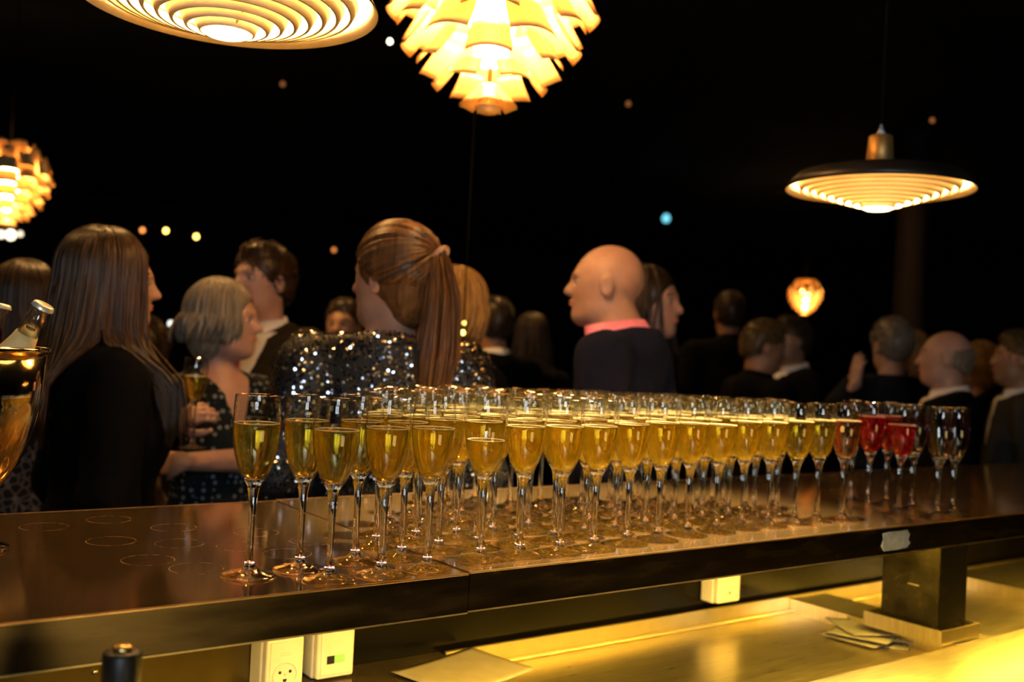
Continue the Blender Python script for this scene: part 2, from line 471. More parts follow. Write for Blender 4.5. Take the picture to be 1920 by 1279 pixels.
# sockets
m_plast = mat('cream_plastic', (0.80, 0.76, 0.58), 0, 0.35, noise=0.04, scale=40)
m_dark = mat('socket_hole', (0.01, 0.01, 0.01), 0, 0.6, noise=0.3)
m_green = mat('green_label', (0.35, 0.75, 0.25), 0, 0.4, noise=0.05)
m_print = mat('faint_print', (0.62, 0.60, 0.40), 0, 0.5, noise=0.1)
def text_mesh(name, body, size, m, parent, loc, rot):
    cu = bpy.data.curves.new(name, 'FONT')
    cu.body, cu.size, cu.extrude = body, size, 0.0001
    cu.align_x = 'CENTER'
    o = bpy.data.objects.new(name, cu)
    col.objects.link(o)
    dg = bpy.context.evaluated_depsgraph_get()
    me = bpy.data.meshes.new_from_object(o.evaluated_get(dg))
    bpy.data.objects.remove(o)
    return link(name, me, m, parent, loc, rot)
def socket(label, cx, zc, wd, ht, dp, kind):
    yb = WY-0.0005 if cx > 0.66 else WY-0.0125
    r = empty('wall_socket', (cx, yb, zc), 0, label, 'socket')
    link('back_box', box_mesh('back_box', -wd/2, wd/2, -dp*0.72, 0, -ht/2, ht/2, 0.004, 3), m_plast, r)
    link('cover', box_mesh('cover', -wd/2+0.002, wd/2-0.002, -dp, -dp*0.7, -ht/2+0.002, ht/2-0.002, 0.004, 3), m_plast, r)
    fy = -dp
    link('face', box_mesh('face', -wd/2+0.008, wd/2-0.008, fy-0.0015, fy, -ht/2+0.008, ht/2-0.007, 0.0006, 1), m_plast, r)
    if kind == 'power':
        cz = -0.016
        ring = lathe('ring', [(0.0185, 0), (0.0185, 0.0016), (0.0205, 0.0016), (0.0205, 0)], 32, True)
        link('round_rim', ring, m_plast, r, (0, fy-0.0014, cz), (PI/2, 0, 0))
        for dx, dz in ((-0.0085, 0.005), (0.0085, 0.005)):
            link('pin_hole', lathe('pin_hole', [(0, 0.0004), (0.0024, 0.0004), (0.0024, -0.001), (0, -0.001)], 14), m_dark, r, (dx, fy-0.0018, cz+dz), (PI/2, 0, 0))
        link('shutter', lathe('shutter', [(0, 0.0004), (0.0016, 0.0004), (0.0016, -0.001), (0, -0.001)], 10), m_print, r, (0, fy-0.0018, cz+0.001), (PI/2, 0, 0))
        v = [(-0.0032, 0, 0), (0.0032, 0, 0)]+[(0.0032*math.cos(a), 0, -0.001-0.0036*math.sin(a)) for a in np.linspace(0, PI, 9)]
        v = [(x, y-0.0003, z) for x, y, z in v]+[(x, 0.0008, z) for x, y, z in v]
        n = len(v)//2
        f = [tuple(range(n))[::-1], tuple(range(n, 2*n))]+[(i, (i+1) % n, n+(i+1) % n, n+i) for i in range(n)]
        link('earth_hole', mesh('earth_hole', v, f, False), m_dark, r, (0, fy-0.0017, cz-0.006))
        for k, wl in enumerate((0.016, 0.021)):
            link('printed_line', box_mesh('printed_line', -wl/2, wl/2, fy-0.0018, fy-0.0014, 0.018-k*0.0035, 0.0188-k*0.0035), m_print, r)
    elif kind == 'data':
        link('jack', box_mesh('jack', -0.0165, -0.0035, fy-0.0020, fy-0.0012, -0.017, -0.004), m_dark, r)
        link('jack_lip', box_mesh('jack_lip', -0.0125, -0.0075, fy-0.0022, fy-0.0019, -0.0155, -0.0085), mat('jack_black', (0.02, 0.02, 0.02), 0, 0.3, noise=0.2), r)
        link('green_tab', box_mesh('green_tab', -0.0032, 0.0155, fy-0.0021, fy-0.0014, -0.0165, -0.003, 0.0003, 1), m_green, r)
    else:
        link('round_rim', lathe('ring', [(0.0135, 0), (0.0135, 0.0016), (0.0155, 0.0016), (0.0155, 0)], 28, True), m_plast, r, (0, fy-0.0014, -0.01), (PI/2, 0, 0))
        link('notch', lathe('notch', [(0, 0.0004), (0.003, 0.0004), (0.003, -0.001), (0, -0.001)], 12), m_dark, r, (0, fy-0.0018, -0.012), (PI/2, 0, 0))
    return r
socket('cream three-pin power socket, nearest on the partition', 0.655, 0.893, 0.066, 0.086, 0.060, 'power')
socket('cream data socket box with green tab and dark jack', 0.752, 0.893, 0.070, 0.086, 0.052, 'data')
socket('small cream socket box half hidden above the steel tray', 1.70, 0.905, 0.075, 0.070, 0.05, 'far')

# papers on the worktop
m_paper = mat('grey_paper', (0.33, 0.28, 0.19), 0, 0.7, noise=0.08, scale=30)
m_nap = mat('dark_paper_napkin', (0.16, 0.15, 0.12), 0, 0.75, noise=0.15, scale=50, bump=0.15)
def sheet(name, a, b, curl, th, n=12):
    v, f = [], []
    for s in (0, 1):
        for i in range(n+1):
            for j in range(n+1):
                u, t = i/n-0.5, j/n-0.5
                z = curl*((2*u)**2*0.5+max(0, t+u*0.4)**2*1.6)
                v.append((u*a, t*b, z+s*th))
    N = n+1
    for i in range(n):
        for j in range(n):
            q = (i*N+j, (i+1)*N+j, (i+1)*N+j+1, i*N+j+1)
            f.append(q[::-1]); f.append(tuple(k+N*N for k in q))
    for i in range(n):
        for e in ((i*N, (i+1)*N), ((i+1)*N+n, i*N+n), (i+1, i), (n*N+i, n*N+i+1)):
            f.append((e[0], e[1], e[1]+N*N, e[0]+N*N))
    return mesh(name, v, f)
pc = onz(862, 1262, CZ)
tag(link('paper_sheet', sheet('paper_sheet', 0.20, 0.15, 0.004, 0.0012), m_paper, None, (pc[0]+0.01, pc[1], CZ+0.0005), (0, 0, math.radians(14))),
    'grey-brown sheet of paper on the dark worktop', 'paper')
nc = onz(1632, 1196, CZ-0.03)
nl = ['bottom', 'lower middle', 'middle', 'upper middle', 'top']
for i, (dx, dy, a) in enumerate([(0.02, -0.012, 28), (-0.018, 0.010, 8), (0.030, -0.006, 52), (-0.012, 0.004, 20), (0.012, 0.016, 64)]):
    tag(link('napkin', sheet('napkin', 0.125, 0.125, 0.0012+0.0010*i, 0.0016), m_nap, None,
             (nc[0]-0.005+dx, nc[1]+dy, CZ-0.0315+i*0.0040), (0, 0, math.radians(a))),
        'dark paper napkin, %s one of the loose stack beside the pillar shoe' % nl[i], 'napkin', 'napkins in the loose stack')

# black bottle in front of the fascia
bpos = atd(229, 1240, 0.86)
bt = empty('black_bottle', (bpos[0], bpos[1], CZ-0.001), 0, 'black bottle with gold-topped cap in front of the shelf', 'bottle')
ztop = atd(229, 1207, 0.86)[2]-CZ
m_blackglass = mat('black_bottle_glass', (0.004, 0.004, 0.004), 0, 0.12, noise=0.3, scale=10)
link('bottle_body', lathe('bottle_body', [(0, 0), (0.034, 0), (0.036, 0.004), (0.036, ztop-0.12), (0.032, ztop-0.10), (0.019, ztop-0.07), (0.0155, ztop-0.06), (0.0155, ztop-0.046), (0, ztop-0.046)], 32), m_blackglass, bt)
link('cap', lathe('cap', [(0.0156, ztop-0.05), (0.0165, ztop-0.049), (0.0165, ztop-0.008), (0.0155, ztop-0.006), (0.011, ztop-0.005), (0, ztop-0.005)], 32), mat('matt_black_cap', (0.006, 0.005, 0.004), 0, 0.45, noise=0.3), bt)
link('gold_top', lathe('gold_top', [(0, ztop), (0.006, ztop), (0.0085, ztop-0.002), (0.0085, ztop-0.0052), (0, ztop-0.0052)], 24), mat('gold_top_metal', (0.85, 0.6, 0.25), 1, 0.3, noise=0.1), bt)

# ------------------------------------------------------------------ champagne flutes
m_solid = glass_mat('solid_clear_glass', (0.985, 0.99, 0.985), 1.5)
m_thin = thin_glass('thin_clear_glass')
def part_clear(name, m_from, tint, amount):
    """a glass or drink that lets part of the light straight through, as a thin slab does"""
    nt = m_from.node_tree
    out = nt.nodes['Material Output']
    src = out.inputs['Surface'].links[0].from_socket
    t = nt.nodes.new('ShaderNodeBsdfTransparent')
    t.inputs[0].default_value = (*tint, 1)
    mx = nt.nodes.new('ShaderNodeMixShader')
    mx.inputs[0].default_value = amount
    nt.links.new(src, mx.inputs[1]); nt.links.new(t.outputs[0], mx.inputs[2])
    nt.links.new(mx.outputs[0], out.inputs['Surface'])
    return m_from
m_foot = part_clear('foot', glass_mat('glass_foot_disc', (0.99, 0.985, 0.96), 1.5), (0.97, 0.97, 0.95), 0.18)
m_champ = liquid_mat('champagne', (1.0, 0.90, 0.38), (0.95, 0.72, 0.06), 0.06)
part_clear('champagne', m_champ, (1.0, 0.90, 0.38), 0.35)
m_rose = liquid_mat('red_sparkling_wine', (0.72, 0.02, 0.03), (0.75, 0.03, 0.03), 0.20)
m_pink = liquid_mat('blush_sparkling_wine', (0.98, 0.80, 0.50), (0.8, 0.35, 0.15), 0.03)
m_foam = mat('pale_gold_froth', (0.62, 0.46, 0.22), 0, 0.4, noise=0.12, scale=300, bump=0.2)
m_foamr = mat('pink_froth', (0.75, 0.35, 0.25), 0, 0.4, noise=0.12, scale=300)
m_bub = thin_glass('bubble_skin', (1, 0.97, 0.85), 1.3)
OUT = [(0.0092, 0.114), (0.0130, 0.120), (0.0175, 0.128), (0.0216, 0.138), (0.0250, 0.150), (0.0276, 0.164), (0.0291, 0.179), (0.0295, 0.193), (0.0289, 0.208), (0.0277, 0.2245)]
INN = [(0.0270, 0.2245), (0.0282, 0.208), (0.0288, 0.193), (0.0284, 0.179), (0.0269, 0.164), (0.0243, 0.150), (0.0208, 0.138), (0.0166, 0.1285), (0.0110, 0.1225), (0.0, 0.1205)]
bowl_me = lathe('bowl', OUT+[(0.02735, 0.2252)]+INN, 40)
stem_me = lathe('stem', [(0.0, 0.1203), (0.0108, 0.1223), (0.0128, 0.1198), (0.0090, 0.1138), (0.0072, 0.108), (0.0058, 0.100), (0.0048, 0.088), (0.0043, 0.070), (0.0041, 0.050), (0.0043, 0.034), (0.0050, 0.022), (0.0066, 0.0145), (0.0090, 0.0105), (0.0, 0.0102)][::-1], 24)
foot_me = lathe('foot', [(0.0, 0.0101), (0.0089, 0.0104), (0.013, 0.0072), (0.020, 0.0046), (0.028, 0.0030), (0.0333, 0.0022), (0.0340, 0.0014), (0.0335, 0.0005), (0.030, 0.0002), (0.010, 0.0008), (0.0, 0.0012)][::-1], 40)
def rin(z):
    zs = [p[1] for p in INN[::-1]]; rs = [p[0] for p in INN[::-1]]
    return float(np.interp(z, zs, rs))
liq_cache = {}
def liquid(level):
    k = round(level, 4)
    if k not in liq_cache:
        prof = [(0.0, 0.1209)]+[(r-0.0003, z+0.0003) for r, z in INN[::-1][1:] if z < level-0.004]
        rl = rin(level)-0.0003
        prof += [(rl, level-0.0008), (rl-0.0004, level-0.0001), (rl-0.0024, level-0.0009), (0, level-0.0010)]
        liq_cache[k] = (lathe('champagne', prof, 36), lathe('froth_ring', [(rl-0.0030, level-0.0008), (rl-0.0020, level+0.0002), (rl-0.0008, level+0.0006), (rl-0.0001, level+0.0003), (rl-0.0003, level-0.0006)], 36, True))
    return liq_cache[k]
def bubbles():
    bm = bmesh.new()
    for i in range(46):
        z = random.uniform(0.126, 0.180)
        if i < 26: x, y = random.gauss(0.0015, 0.0009), random.gauss(0, 0.0009)
        else:
            a, rr = random.uniform(0, 2*PI), rin(z)*random.uniform(0.3, 0.93)
            x, y = rr*math.cos(a), rr*math.sin(a)
        bmesh.ops.create_icosphere(bm, subdivisions=1, radius=random.uniform(0.0003, 0.0008), matrix=Matrix.Translation((x, y, z)))
    return from_bm('bubbles', bm, True)
bub_me = bubbles()
bub_me.materials.append(m_bub)
for me, m in ((bowl_me, m_thin), (stem_me, m_solid), (foot_me, m_foot)):
    me.materials.append(m)
def flute(x, y, level, kind, label, group):
    z = SZ+(0.0016 if x > SEAM else 0)+0.0003
    r = empty('champagne_flute' if kind != 'empty' else 'empty_flute', (x, y, z), random.uniform(0, 6.28), label, 'glass', group)
    link('bowl', bowl_me, None, r); link('stem', stem_me, None, r); link('foot', foot_me, None, r)
    if kind != 'empty':
        lm, fm = liquid(level)
        if kind == 'champagne':
            l = link('champagne', lm, m_champ, r); fr = link('froth_ring', fm, m_foam, l)
            link('bubbles', bub_me, None, l)['kind'] = 'stuff'
        else:
            lm, fm = lm.copy(), fm.copy()
            lm.materials.clear(); fm.materials.clear()
            l = link('red_wine' if kind == 'red' else 'blush_wine', lm, m_rose if kind == 'red' else m_pink, r)
            link('froth_ring', fm, m_foamr if kind == 'red' else m_foam, l)
    return r
# front row as it stands along the shelf edge
ROWS = []
front = [(0.561, 1.122, .187), (0.634, 1.121, .189), (0.707, 1.128, .188), (0.806, 1.143, .168), (0.873, 1.143, .187), (0.939, 1.138, .187), (1.011, 1.140, .187), (1.090, 1.152, .189),
         (1.163, 1.157, .191), (1.247, 1.171, .188), (1.322, 1.175, .185), (1.397, 1.183, .190), (1.468, 1.182, .189), (1.541, 1.178, .191), (1.606, 1.180, .193)]
second = [(0.483, 1.184, .190), (0.553, 1.189, .193), (0.639, 1.203, .191), (0.709, 1.199, .190), (0.778, 1.213, .191), (0.848, 1.214, .188), (0.918, 1.209, .190), (0.990, 1.212, .189), (1.062, 1.222, .191), (1.134, 1.229, .186),
          (1.212, 1.238, .190), (1.286, 1.244, .191), (1.362, 1.249, .188), (1.436, 1.252, .192), (1.508, 1.250, .190), (1.578, 1.251, .191)]
ROWS = [front, second]
poly_left = [(1.27, 0.690), (1.34, 0.735), (1.42, 0.80), (1.50, 0.90), (1.57, 1.01)]
for j in range(2, 7):
    row = []
    y0 = 1.215+0.070*(j-1)
    xl = float(np.interp(y0, [p[0] for p in poly_left], [p[1] for p in poly_left]))
    xr = [0, 0, 1.66, 1.60, 1.50, 1.34, 1.10][j]
    x = xl+0.012
    while x < xr:
        row.append((x+random.uniform(-.004, .004), y0+0.035*min(1, max(0, (x-0.9)/0.6))+random.uniform(-.004, .004), random.choice([.185, .187, .189, .190, .191, .192])))
        x += 0.0715
    ROWS.append(row)
allp = np.array([(x, y) for row in ROWS for x, y, _ in row])
nf = 0
for _ in range(60):                      # feet may touch but not overlap
    for a in range(len(allp)):
        d = allp-allp[a]
        q = np.hypot(d[:, 0], d[:, 1])
        for b in np.where((q > 0) & (q < 0.0690))[0]:
            push = d[b]/q[b]*(0.0692-q[b])*0.5
            if a >= nf: allp[a] -= push
            if b >= nf: allp[b] += push
it = iter(allp)
ROWS = [[(*next(it), lv) for _, _, lv in row] for row in ROWS]
rn = ['front row', 'second row', 'third row', 'fourth row', 'fifth row', 'sixth row', 'back row']
for j, row in enumerate(ROWS):
    for i, (x, y, lv) in enumerate(row):
        if j == 0 and i == 3: lab = 'champagne flute in the front row filled noticeably lower than its neighbours'
        elif j == 0 and i == 0: lab = 'champagne flute at the left end of the front row by the shelf edge'
        elif j == 1 and i == 0: lab = 'champagne flute standing alone farthest left, tip of the group'
        else: lab = 'filled champagne flute, %s from the left in the %s' % (ordinal(i), rn[j])
        flute(x, y, lv, 'champagne', lab, 'champagne flutes packed on the shelf')
flute(1.676, 1.172, .193, 'blush', 'flute of pale blush wine between the champagne and the red drinks', None)
flute(1.868, 1.244, .196, 'red', 'flute of red drink, left one of the three red', 'flutes of red drink')
flute(1.962, 1.263, .196, 'red', 'flute of red drink, hindmost of the three red', 'flutes of red drink')
flute(1.874, 1.176, .184, 'red', 'flute of red drink, front one of the three red, filled lowest', 'flutes of red drink')
flute(1.925, 1.325, 0, 'empty', 'empty flute standing behind the red drinks', 'empty flutes')
flute(1.946, 1.192, 0, 'empty', 'empty flute, leftmost of the three at the right end', 'empty flutes')
flute(1.914, 1.115, 0, 'empty', 'empty flute, middle of the three at the right end', 'empty flutes')
flute(1.984, 1.121, 0, 'empty', 'empty flute farthest right on the shelf', 'empty flutes')

# ------------------------------------------------------------------ ice bucket with bottles
bc = atd(-62, 648, 1.30)
bz = bc[2]-SZ
m_silver = mat('polished_bucket_metal', (0.80, 0.68, 0.45), 1.0, 0.10, noise=0.08, scale=25, rvar=0.04, bump=0.03)
bk = empty('ice_bucket', (bc[0], bc[1], SZ+0.0004), 0, 'footed metal ice bucket at the left edge holding two bottles', 'ice bucket')
link('bowl', lathe('bowl', [(0, 0.062), (0.024, 0.064), (0.048, 0.082), (0.068, 0.112), (0.083, 0.148), (0.092, 0.19), (0.0965, bz-0.006), (0.0945, bz-0.006), (0.090, 0.19), (0.081, 0.149), (0.066, 0.114), (0.046, 0.085), (0.022, 0.068), (0, 0.066)], 64), m_silver, bk)
link('rim', lathe('rim', [(0.0945+0.0042*math.cos(a)+0.002, bz-0.003+0.0042*math.sin(a)) for a in np.linspace(0, 2*PI, 13)[:-1]], 64, True), m_silver, bk)
link('stem', lathe('stem', [(0.0, 0.012), (0.018, 0.012), (0.012, 0.022), (0.011, 0.045), (0.018, 0.058), (0.026, 0.0635), (0, 0.0635)], 32), m_silver, bk)
link('foot', lathe('foot', [(0, 0), (0.062, 0), (0.063, 0.003), (0.05, 0.007), (0.018, 0.0119), (0, 0.0119)], 48), m_silver, bk)
def bottle(label, top, dirn, liquidc, labelc, captop, lab_on=True):
    """a small bottle leaning in the bucket: top is the cap centre, dirn points from base to cap"""
    d = Vector(dirn).normalized()
    L = 0.235
    s_ = 0.86
    base = Vector(top)-d*L*s_
    r = empty('bottle', base, 0, label, 'bottle')
    r.scale = (0.95, 0.95, s_)
    r.rotation_mode = 'QUATERNION'
    r.rotation_quaternion = d.to_track_quat('Z', 'Y')
    prof = [(0, 0.002), (0.022, 0), (0.026, 0.004), (0.027, 0.12), (0.024, 0.145), (0.0165, 0.17), (0.0135, 0.19), (0.0125, 0.222), (0.0138, 0.223), (0.0138, 0.228), (0.0120, 0.2285)]
    link('glass', lathe('glass', prof+[(r_-0.002, z_+0.001) for r_, z_ in prof[::-1][1:-1]]+[(0, 0.005)], 32), m_thin, r)
    link('drink', lathe('drink', [(0, 0.006), (0.0235, 0.006), (0.0245, 0.12), (0.0215, 0.145), (0.0140, 0.17), (0.0112, 0.188), (0.0105, 0.197), (0, 0.197)], 28), liquidc, r)
    n = 21
    cv = []
    cap = []
    for k in range(42):
        a = 2*PI*k/42
        cap.append((0.0146+0.0008*(k % 2)-0.0002, a))
    v = [(0, 0, 0.235)]+[(0.0118*math.cos(a), 0.0118*math.sin(a), 0.2348) for _, a in cap]+[(0.0138*math.cos(a), 0.0138*math.sin(a), 0.2335) for _, a in cap]+[(q*math.cos(a), q*math.sin(a), 0.2285) for q, a in cap]+[(q*1.01*math.cos(a), q*1.01*math.sin(a), 0.2272) for q, a in cap]
    f = [(0, 1+k, 1+(k+1) % 42) for k in range(42)]
    for rr in range(3):
        f += [(1+rr*42+k, 1+(rr+1)*42+k, 1+(rr+1)*42+(k+1) % 42, 1+rr*42+(k+1) % 42) for k in range(42)]
    link('crown_cap', mesh('crown_cap', v, f), captop, r)
    if lab_on:
        link('neck_label', lathe('neck_label', [(0.0277, 0.03), (0.0277, 0.118), (0.0249, 0.1435), (0.0171, 0.171), (0.0149, 0.183), (0.0145, 0.183), (0.0167, 0.170), (0.0245, 0.143), (0.0273, 0.118), (0.0273, 0.03)], 32, True), labelc, r)
    return r
m_label = mat('cream_label_paper', (0.85, 0.62, 0.25), 0, 0.6, noise=0.06, scale=40)
m_cap = mat('pale_cap_metal', (0.92, 0.86, 0.70), 0.6, 0.35, noise=0.05)
m_cola = liquid_mat('dark_red_drink', (0.22, 0.02, 0.02), (0.1, 0.01, 0.01), 0.3)
m_water = liquid_mat('pale_drink', (0.97, 0.95, 0.85), (0.8, 0.7, 0.4), 0.1)
ta = atd(84, 570, 1.285)
tb = atd(2, 569, 1.345)
rt = Vector(_r2); up_ = Vector((0, 0, 1)); fw = Vector(_f)
bottle('clear bottle with a cream label leaning right in the ice bucket', ta, rt*0.48+up_*0.88-fw*0.03, m_water, m_label, m_cap)
bottle('bottle of dark red drink standing upright in the ice bucket', tb, rt*0.14+up_+fw*0.10, m_cola, m_label, m_cap, False)

# ------------------------------------------------------------------ lamps
def blackbody_emit(name, colr, strength):
    return mat(name, (0.9, 0.8, 0.6), 0, 0.5, noise=0.03, emit=colr, strength=strength)
m_bulb = blackbody_emit('warm_bulb_glow', (1.0, 0.70, 0.35), 800)
m_ring = mat('cream_lamp_enamel', (0.90, 0.75, 0.50), 0.0, 0.35, noise=0.06, scale=12)
m_diff = blackbody_emit('frosted_diffuser_glow', (1.0, 0.80, 0.45), 5)
m_shadeblk = mat('black_lamp_top', (0.02, 0.018, 0.016), 0.2, 0.4, noise=0.3, scale=10)
m_brasscan = mat('brushed_brass_can', (0.78, 0.46, 0.14), 0.85, 0.5, noise=0.15, scale=40, stretch=(1, 1, 0.1))
m_cord = mat('black_cord', (0.006, 0.006, 0.006), 0, 0.8, noise=0.2, spec=0.1)
m_clip = mat('pale_cord_clip', (0.45, 0.55, 0.68), 0.3, 0.3, noise=0.1)
def plate_lamp(label, c, tilt=(0, 0)):
    """c: centre of the shade's rim plane"""
    r = empty('plate_lamp', (c[0], c[1], c[2]), 0, label, 'lamp', 'ringed plate pendants over the bar')
    zc = ZC-c[2]
    n = 8
    for i in range(n):                       # stepped louvre rings, the smallest hangs lowest
        t = i/(n-1)
        ro = 0.034+t*0.140
        z0 = -0.044+0.042*t
        prof = [(ro, z0), (ro+0.0050, z0+0.0003), (ro+0.0120, z0+0.0150), (ro+0.0105, z0+0.0155), (ro+0.0035, z0+0.0013)]
        link('louvre_ring', lathe('louvre_ring', prof, 64, True), m_ring, r)
    link('top_dish', lathe('top_dish', [(0.03, 0.05), (0.06, 0.049), (0.12, 0.046), (0.165, 0.042), (0.19, 0.036), (0.206, 0.018), (0.2165, 0.0), (0.2155, 0.0), (0.205, 0.0175), (0.189, 0.035), (0.165, 0.0412), (0.12, 0.0452), (0.06, 0.0483), (0.03, 0.0493)], 72, True), m_shadeblk, r)
    link('inner_reflector', lathe('inner_reflector', [(0.031, 0.0488), (0.06, 0.048), (0.12, 0.045), (0.165, 0.041), (0.1885, 0.0345), (0.2045, 0.0172), (0.215, -0.0002), (0.214, -0.0002), (0.2032, 0.0168), (0.1875, 0.0335), (0.164, 0.0402), (0.12, 0.0442), (0.06, 0.0473), (0.031, 0.048)], 72, True), m_ring, r)
    link('lamp_can', lathe('lamp_can', [(0, 0.131), (0.024, 0.131), (0.0275, 0.128), (0.0340, 0.046), (0.0330, 0.046), (0.0265, 0.126), (0, 0.128)], 40), m_brasscan, r)
    link('cord_clip', lathe('cord_clip', [(0, 0.158), (0.003, 0.158), (0.005, 0.147), (0.014, 0.1315), (0, 0.1315)], 20), m_clip, r)
    link('bulb', lathe('bulb', [(0, -0.036), (0.014, -0.034), (0.024, -0.024), (0.028, -0.008), (0.024, 0.01), (0.015, 0.03), (0.013, 0.05), (0, 0.05)], 24), m_bulb, r)
    link('bottom_disc', lathe('bottom_disc', [(0, -0.0485), (0.028, -0.0475), (0.032, -0.045), (0.031, -0.044), (0.027, -0.0460), (0, -0.047)], 40), m_diff, r)
    for k in range(3):
        a = k*2*PI/3+0.5
        pth = [(rr*math.cos(a), rr*math.sin(a), zz) for rr, zz in ((0.034, -0.040), (0.08, -0.020), (0.14, 0.004), (0.18, 0.018), (0.199, 0.020))]
        tube_obj('strut', pth, 0.0022, m_ring, r, 6)
    tube_obj('cord', [(0, 0, 0.157), (0, 0, zc*0.5), (0, 0, zc-0.03)], 0.003, m_cord, r, 8)
    link('ceiling_cup', lathe('ceiling_cup', [(0, zc-0.001), (0.05, zc-0.001), (0.045, zc-0.03), (0, zc-0.035)], 24), m_shadeblk, r)
    r.rotation_euler = (tilt[0], tilt[1], 0)
    return r
pr = atd(1647, 357, 2.38)
plate_lamp('brass-necked pendant with stepped glowing rings hanging far right', pr)
plf = atd(428, 6, 1.44)
plate_lamp('large ringed pendant cut off by the top edge at the left', plf)

m_leaf = mat('copper_lamp_leaf', (0.86, 0.56, 0.25), 0.15, 0.4, noise=0.08, scale=8)
m_core = blackbody_emit('lamp_core_glow', (1.0, 0.62, 0.24), 78)
def leaf_mesh(wt_, wb_, ln):
    n, m_ = 6, 5
    v, f = [], []
    for s in (0, 1):
        for i in range(m_+1):
            t = i/m_
            wd = wt_+(wb_-wt_)*t
            if t > 0.85: wd *= 0.96
            for j in range(n+1):
                u = j/n-0.5
                arch = 0.16*wd*(1-(2*u)**2)
                v.append((arch+0.10*ln*t*t-0.0008*s, u*wd, -ln*t))
    N = (m_+1)*(n+1)
    for i in range(m_):
        for j in range(n):
            q = (i*(n+1)+j, i*(n+1)+j+1, (i+1)*(n+1)+j+1, (i+1)*(n+1)+j)
            f.append(q[::-1]); f.append(tuple(k+N for k in q))
    rim = [j for j in range(n+1)]+[i*(n+1)+n for i in range(1, m_+1)]+[m_*(n+1)+j for j in range(n-1, -1, -1)]+[i*(n+1) for i in range(m_-1, 0, -1)]
    for a, b in zip(rim, rim[1:]+rim[:1]):
        f.append((a, b, b+N, a+N))
    bm = bmesh.new()
    bv = [bm.verts.new(p) for p in v]
    for q in f:
        try: bm.faces.new([bv[k] for k in q])
        except ValueError: pass
    bmesh.ops.recalc_face_normals(bm, faces=bm.faces[:])
    return from_bm('leaf', bm, True)
ROWS_L = []          # (z of leaf bottom above lamp bottom, outer radius there, width, tilt deg)
for k in range(12):
    z = 0.014+k*0.0395
    rr = float(np.interp(z, [0, 0.03, 0.065, 0.125, 0.2, 0.26, 0.33, 0.40, 0.47], [0.035, 0.085, 0.135, 0.182, 0.214, 0.238, 0.245, 0.20, 0.12]))
    wdt = float(np.interp(z, [0, 0.03, 0.09, 0.16, 0.25, 0.35, 0.47], [0.048, 0.066, 0.102, 0.124, 0.136, 0.13, 0.08]))
    ROWS_L.append((z, rr, wdt))
leaf_data = []
for z, rr, wdt in ROWS_L:
    me = leaf_mesh(wdt*0.80, wdt, 0.092 if z > 0.06 else 0.062)
    me.materials.append(m_leaf)
    leaf_data.append((me, z, rr))
def leaf_rot(z):
    return math.radians(float(np.interp(z, [0, 0.06, 0.2, 0.3, 0.47], [-38, -32, -24, -18, -6])))
def cone_lamp(label, bottom, s=1.0, merged=False, rz=0.0):
    r = empty('leaf_lamp', bottom, rz, label, 'lamp', 'copper leaf pendants')
    r.scale = (s, s, s)
    zc = (ZC-bottom[2])/s
    bmj = bmesh.new() if merged else None
    for k, (me, z, rr) in enumerate(leaf_data):
        tl = leaf_rot(z)
        for q in range(6):
            a = q*PI/3+(PI/6 if k % 2 else 0)
            # leaf hinge at the top edge: place so that the lower edge reaches radius rr at height z
            R = Matrix.Rotation(a, 4, 'Z') @ Matrix.Rotation(tl, 4, 'Y')
            ln = 0.092 if z > 0.06 else 0.062
            low = Matrix.Rotation(tl, 4, 'Y') @ Vector((0.10*ln, 0, -ln))
            org = Matrix.Rotation(a, 4, 'Z') @ Vector((rr-low.x, 0, z-low.z))
            if merged:
                t2 = me.copy(); t2.transform(Matrix.Translation(org) @ R); bmj.from_mesh(t2); bpy.data.meshes.remove(t2)
            else:
                o = link('leaf', me, None, r)
                o.matrix_local = Matrix.Translation(org) @ R
    if merged:
        link('leaf_crown', from_bm('leaf_crown', bmj, True), m_leaf, r)['kind'] = 'stuff'
    link('glowing_core', lathe('glowing_core', [(0, 0.10), (0.02, 0.105), (0.035, 0.13), (0.05, 0.19), (0.06, 0.27), (0.05, 0.36), (0.03, 0.42), (0, 0.44)], 24), m_core, r)
    link('bottom_cup', lathe('bottom_cup', [(0, 0), (0.018, 0.001), (0.028, 0.008), (0.030, 0.016), (0.027, 0.016), (0.02, 0.008), (0, 0.006)], 24), m_leaf, r)
    link('frame_rod', lathe('frame_rod', [(0, 0.006), (0.006, 0.006), (0.006, 0.55), (0, 0.55)], 10), m_brasscan, r)
    link('top_cap', lathe('top_cap', [(0.02, 0.55), (0.08, 0.53), (0.11, 0.505), (0.108, 0.503), (0.079, 0.527), (0.02, 0.546)], 32, True), m_leaf, r)
    tube_obj('cord', [(0, 0, 0.54), (0, 0, zc*0.6), (0, 0, zc-0.01)], 0.003, m_cord, r, 8)
    return r
ab = atd(915, 214, 2.2)
cone_lamp('huge glowing pendant of overlapping copper leaves, top centre over the glasses', ab, 1.0, False, math.radians(53.7))
a2 = atd(12, 428, 6.2)
cone_lamp('distant glowing leaf pendant cut off by the left edge', a2, 1.0, False, 0.3)
a3 = atd(1508, 592, 12.5)
cone_lamp('small far-off leaf pendant glowing above the right-hand crowd', a3, 0.85, True, 0.2)

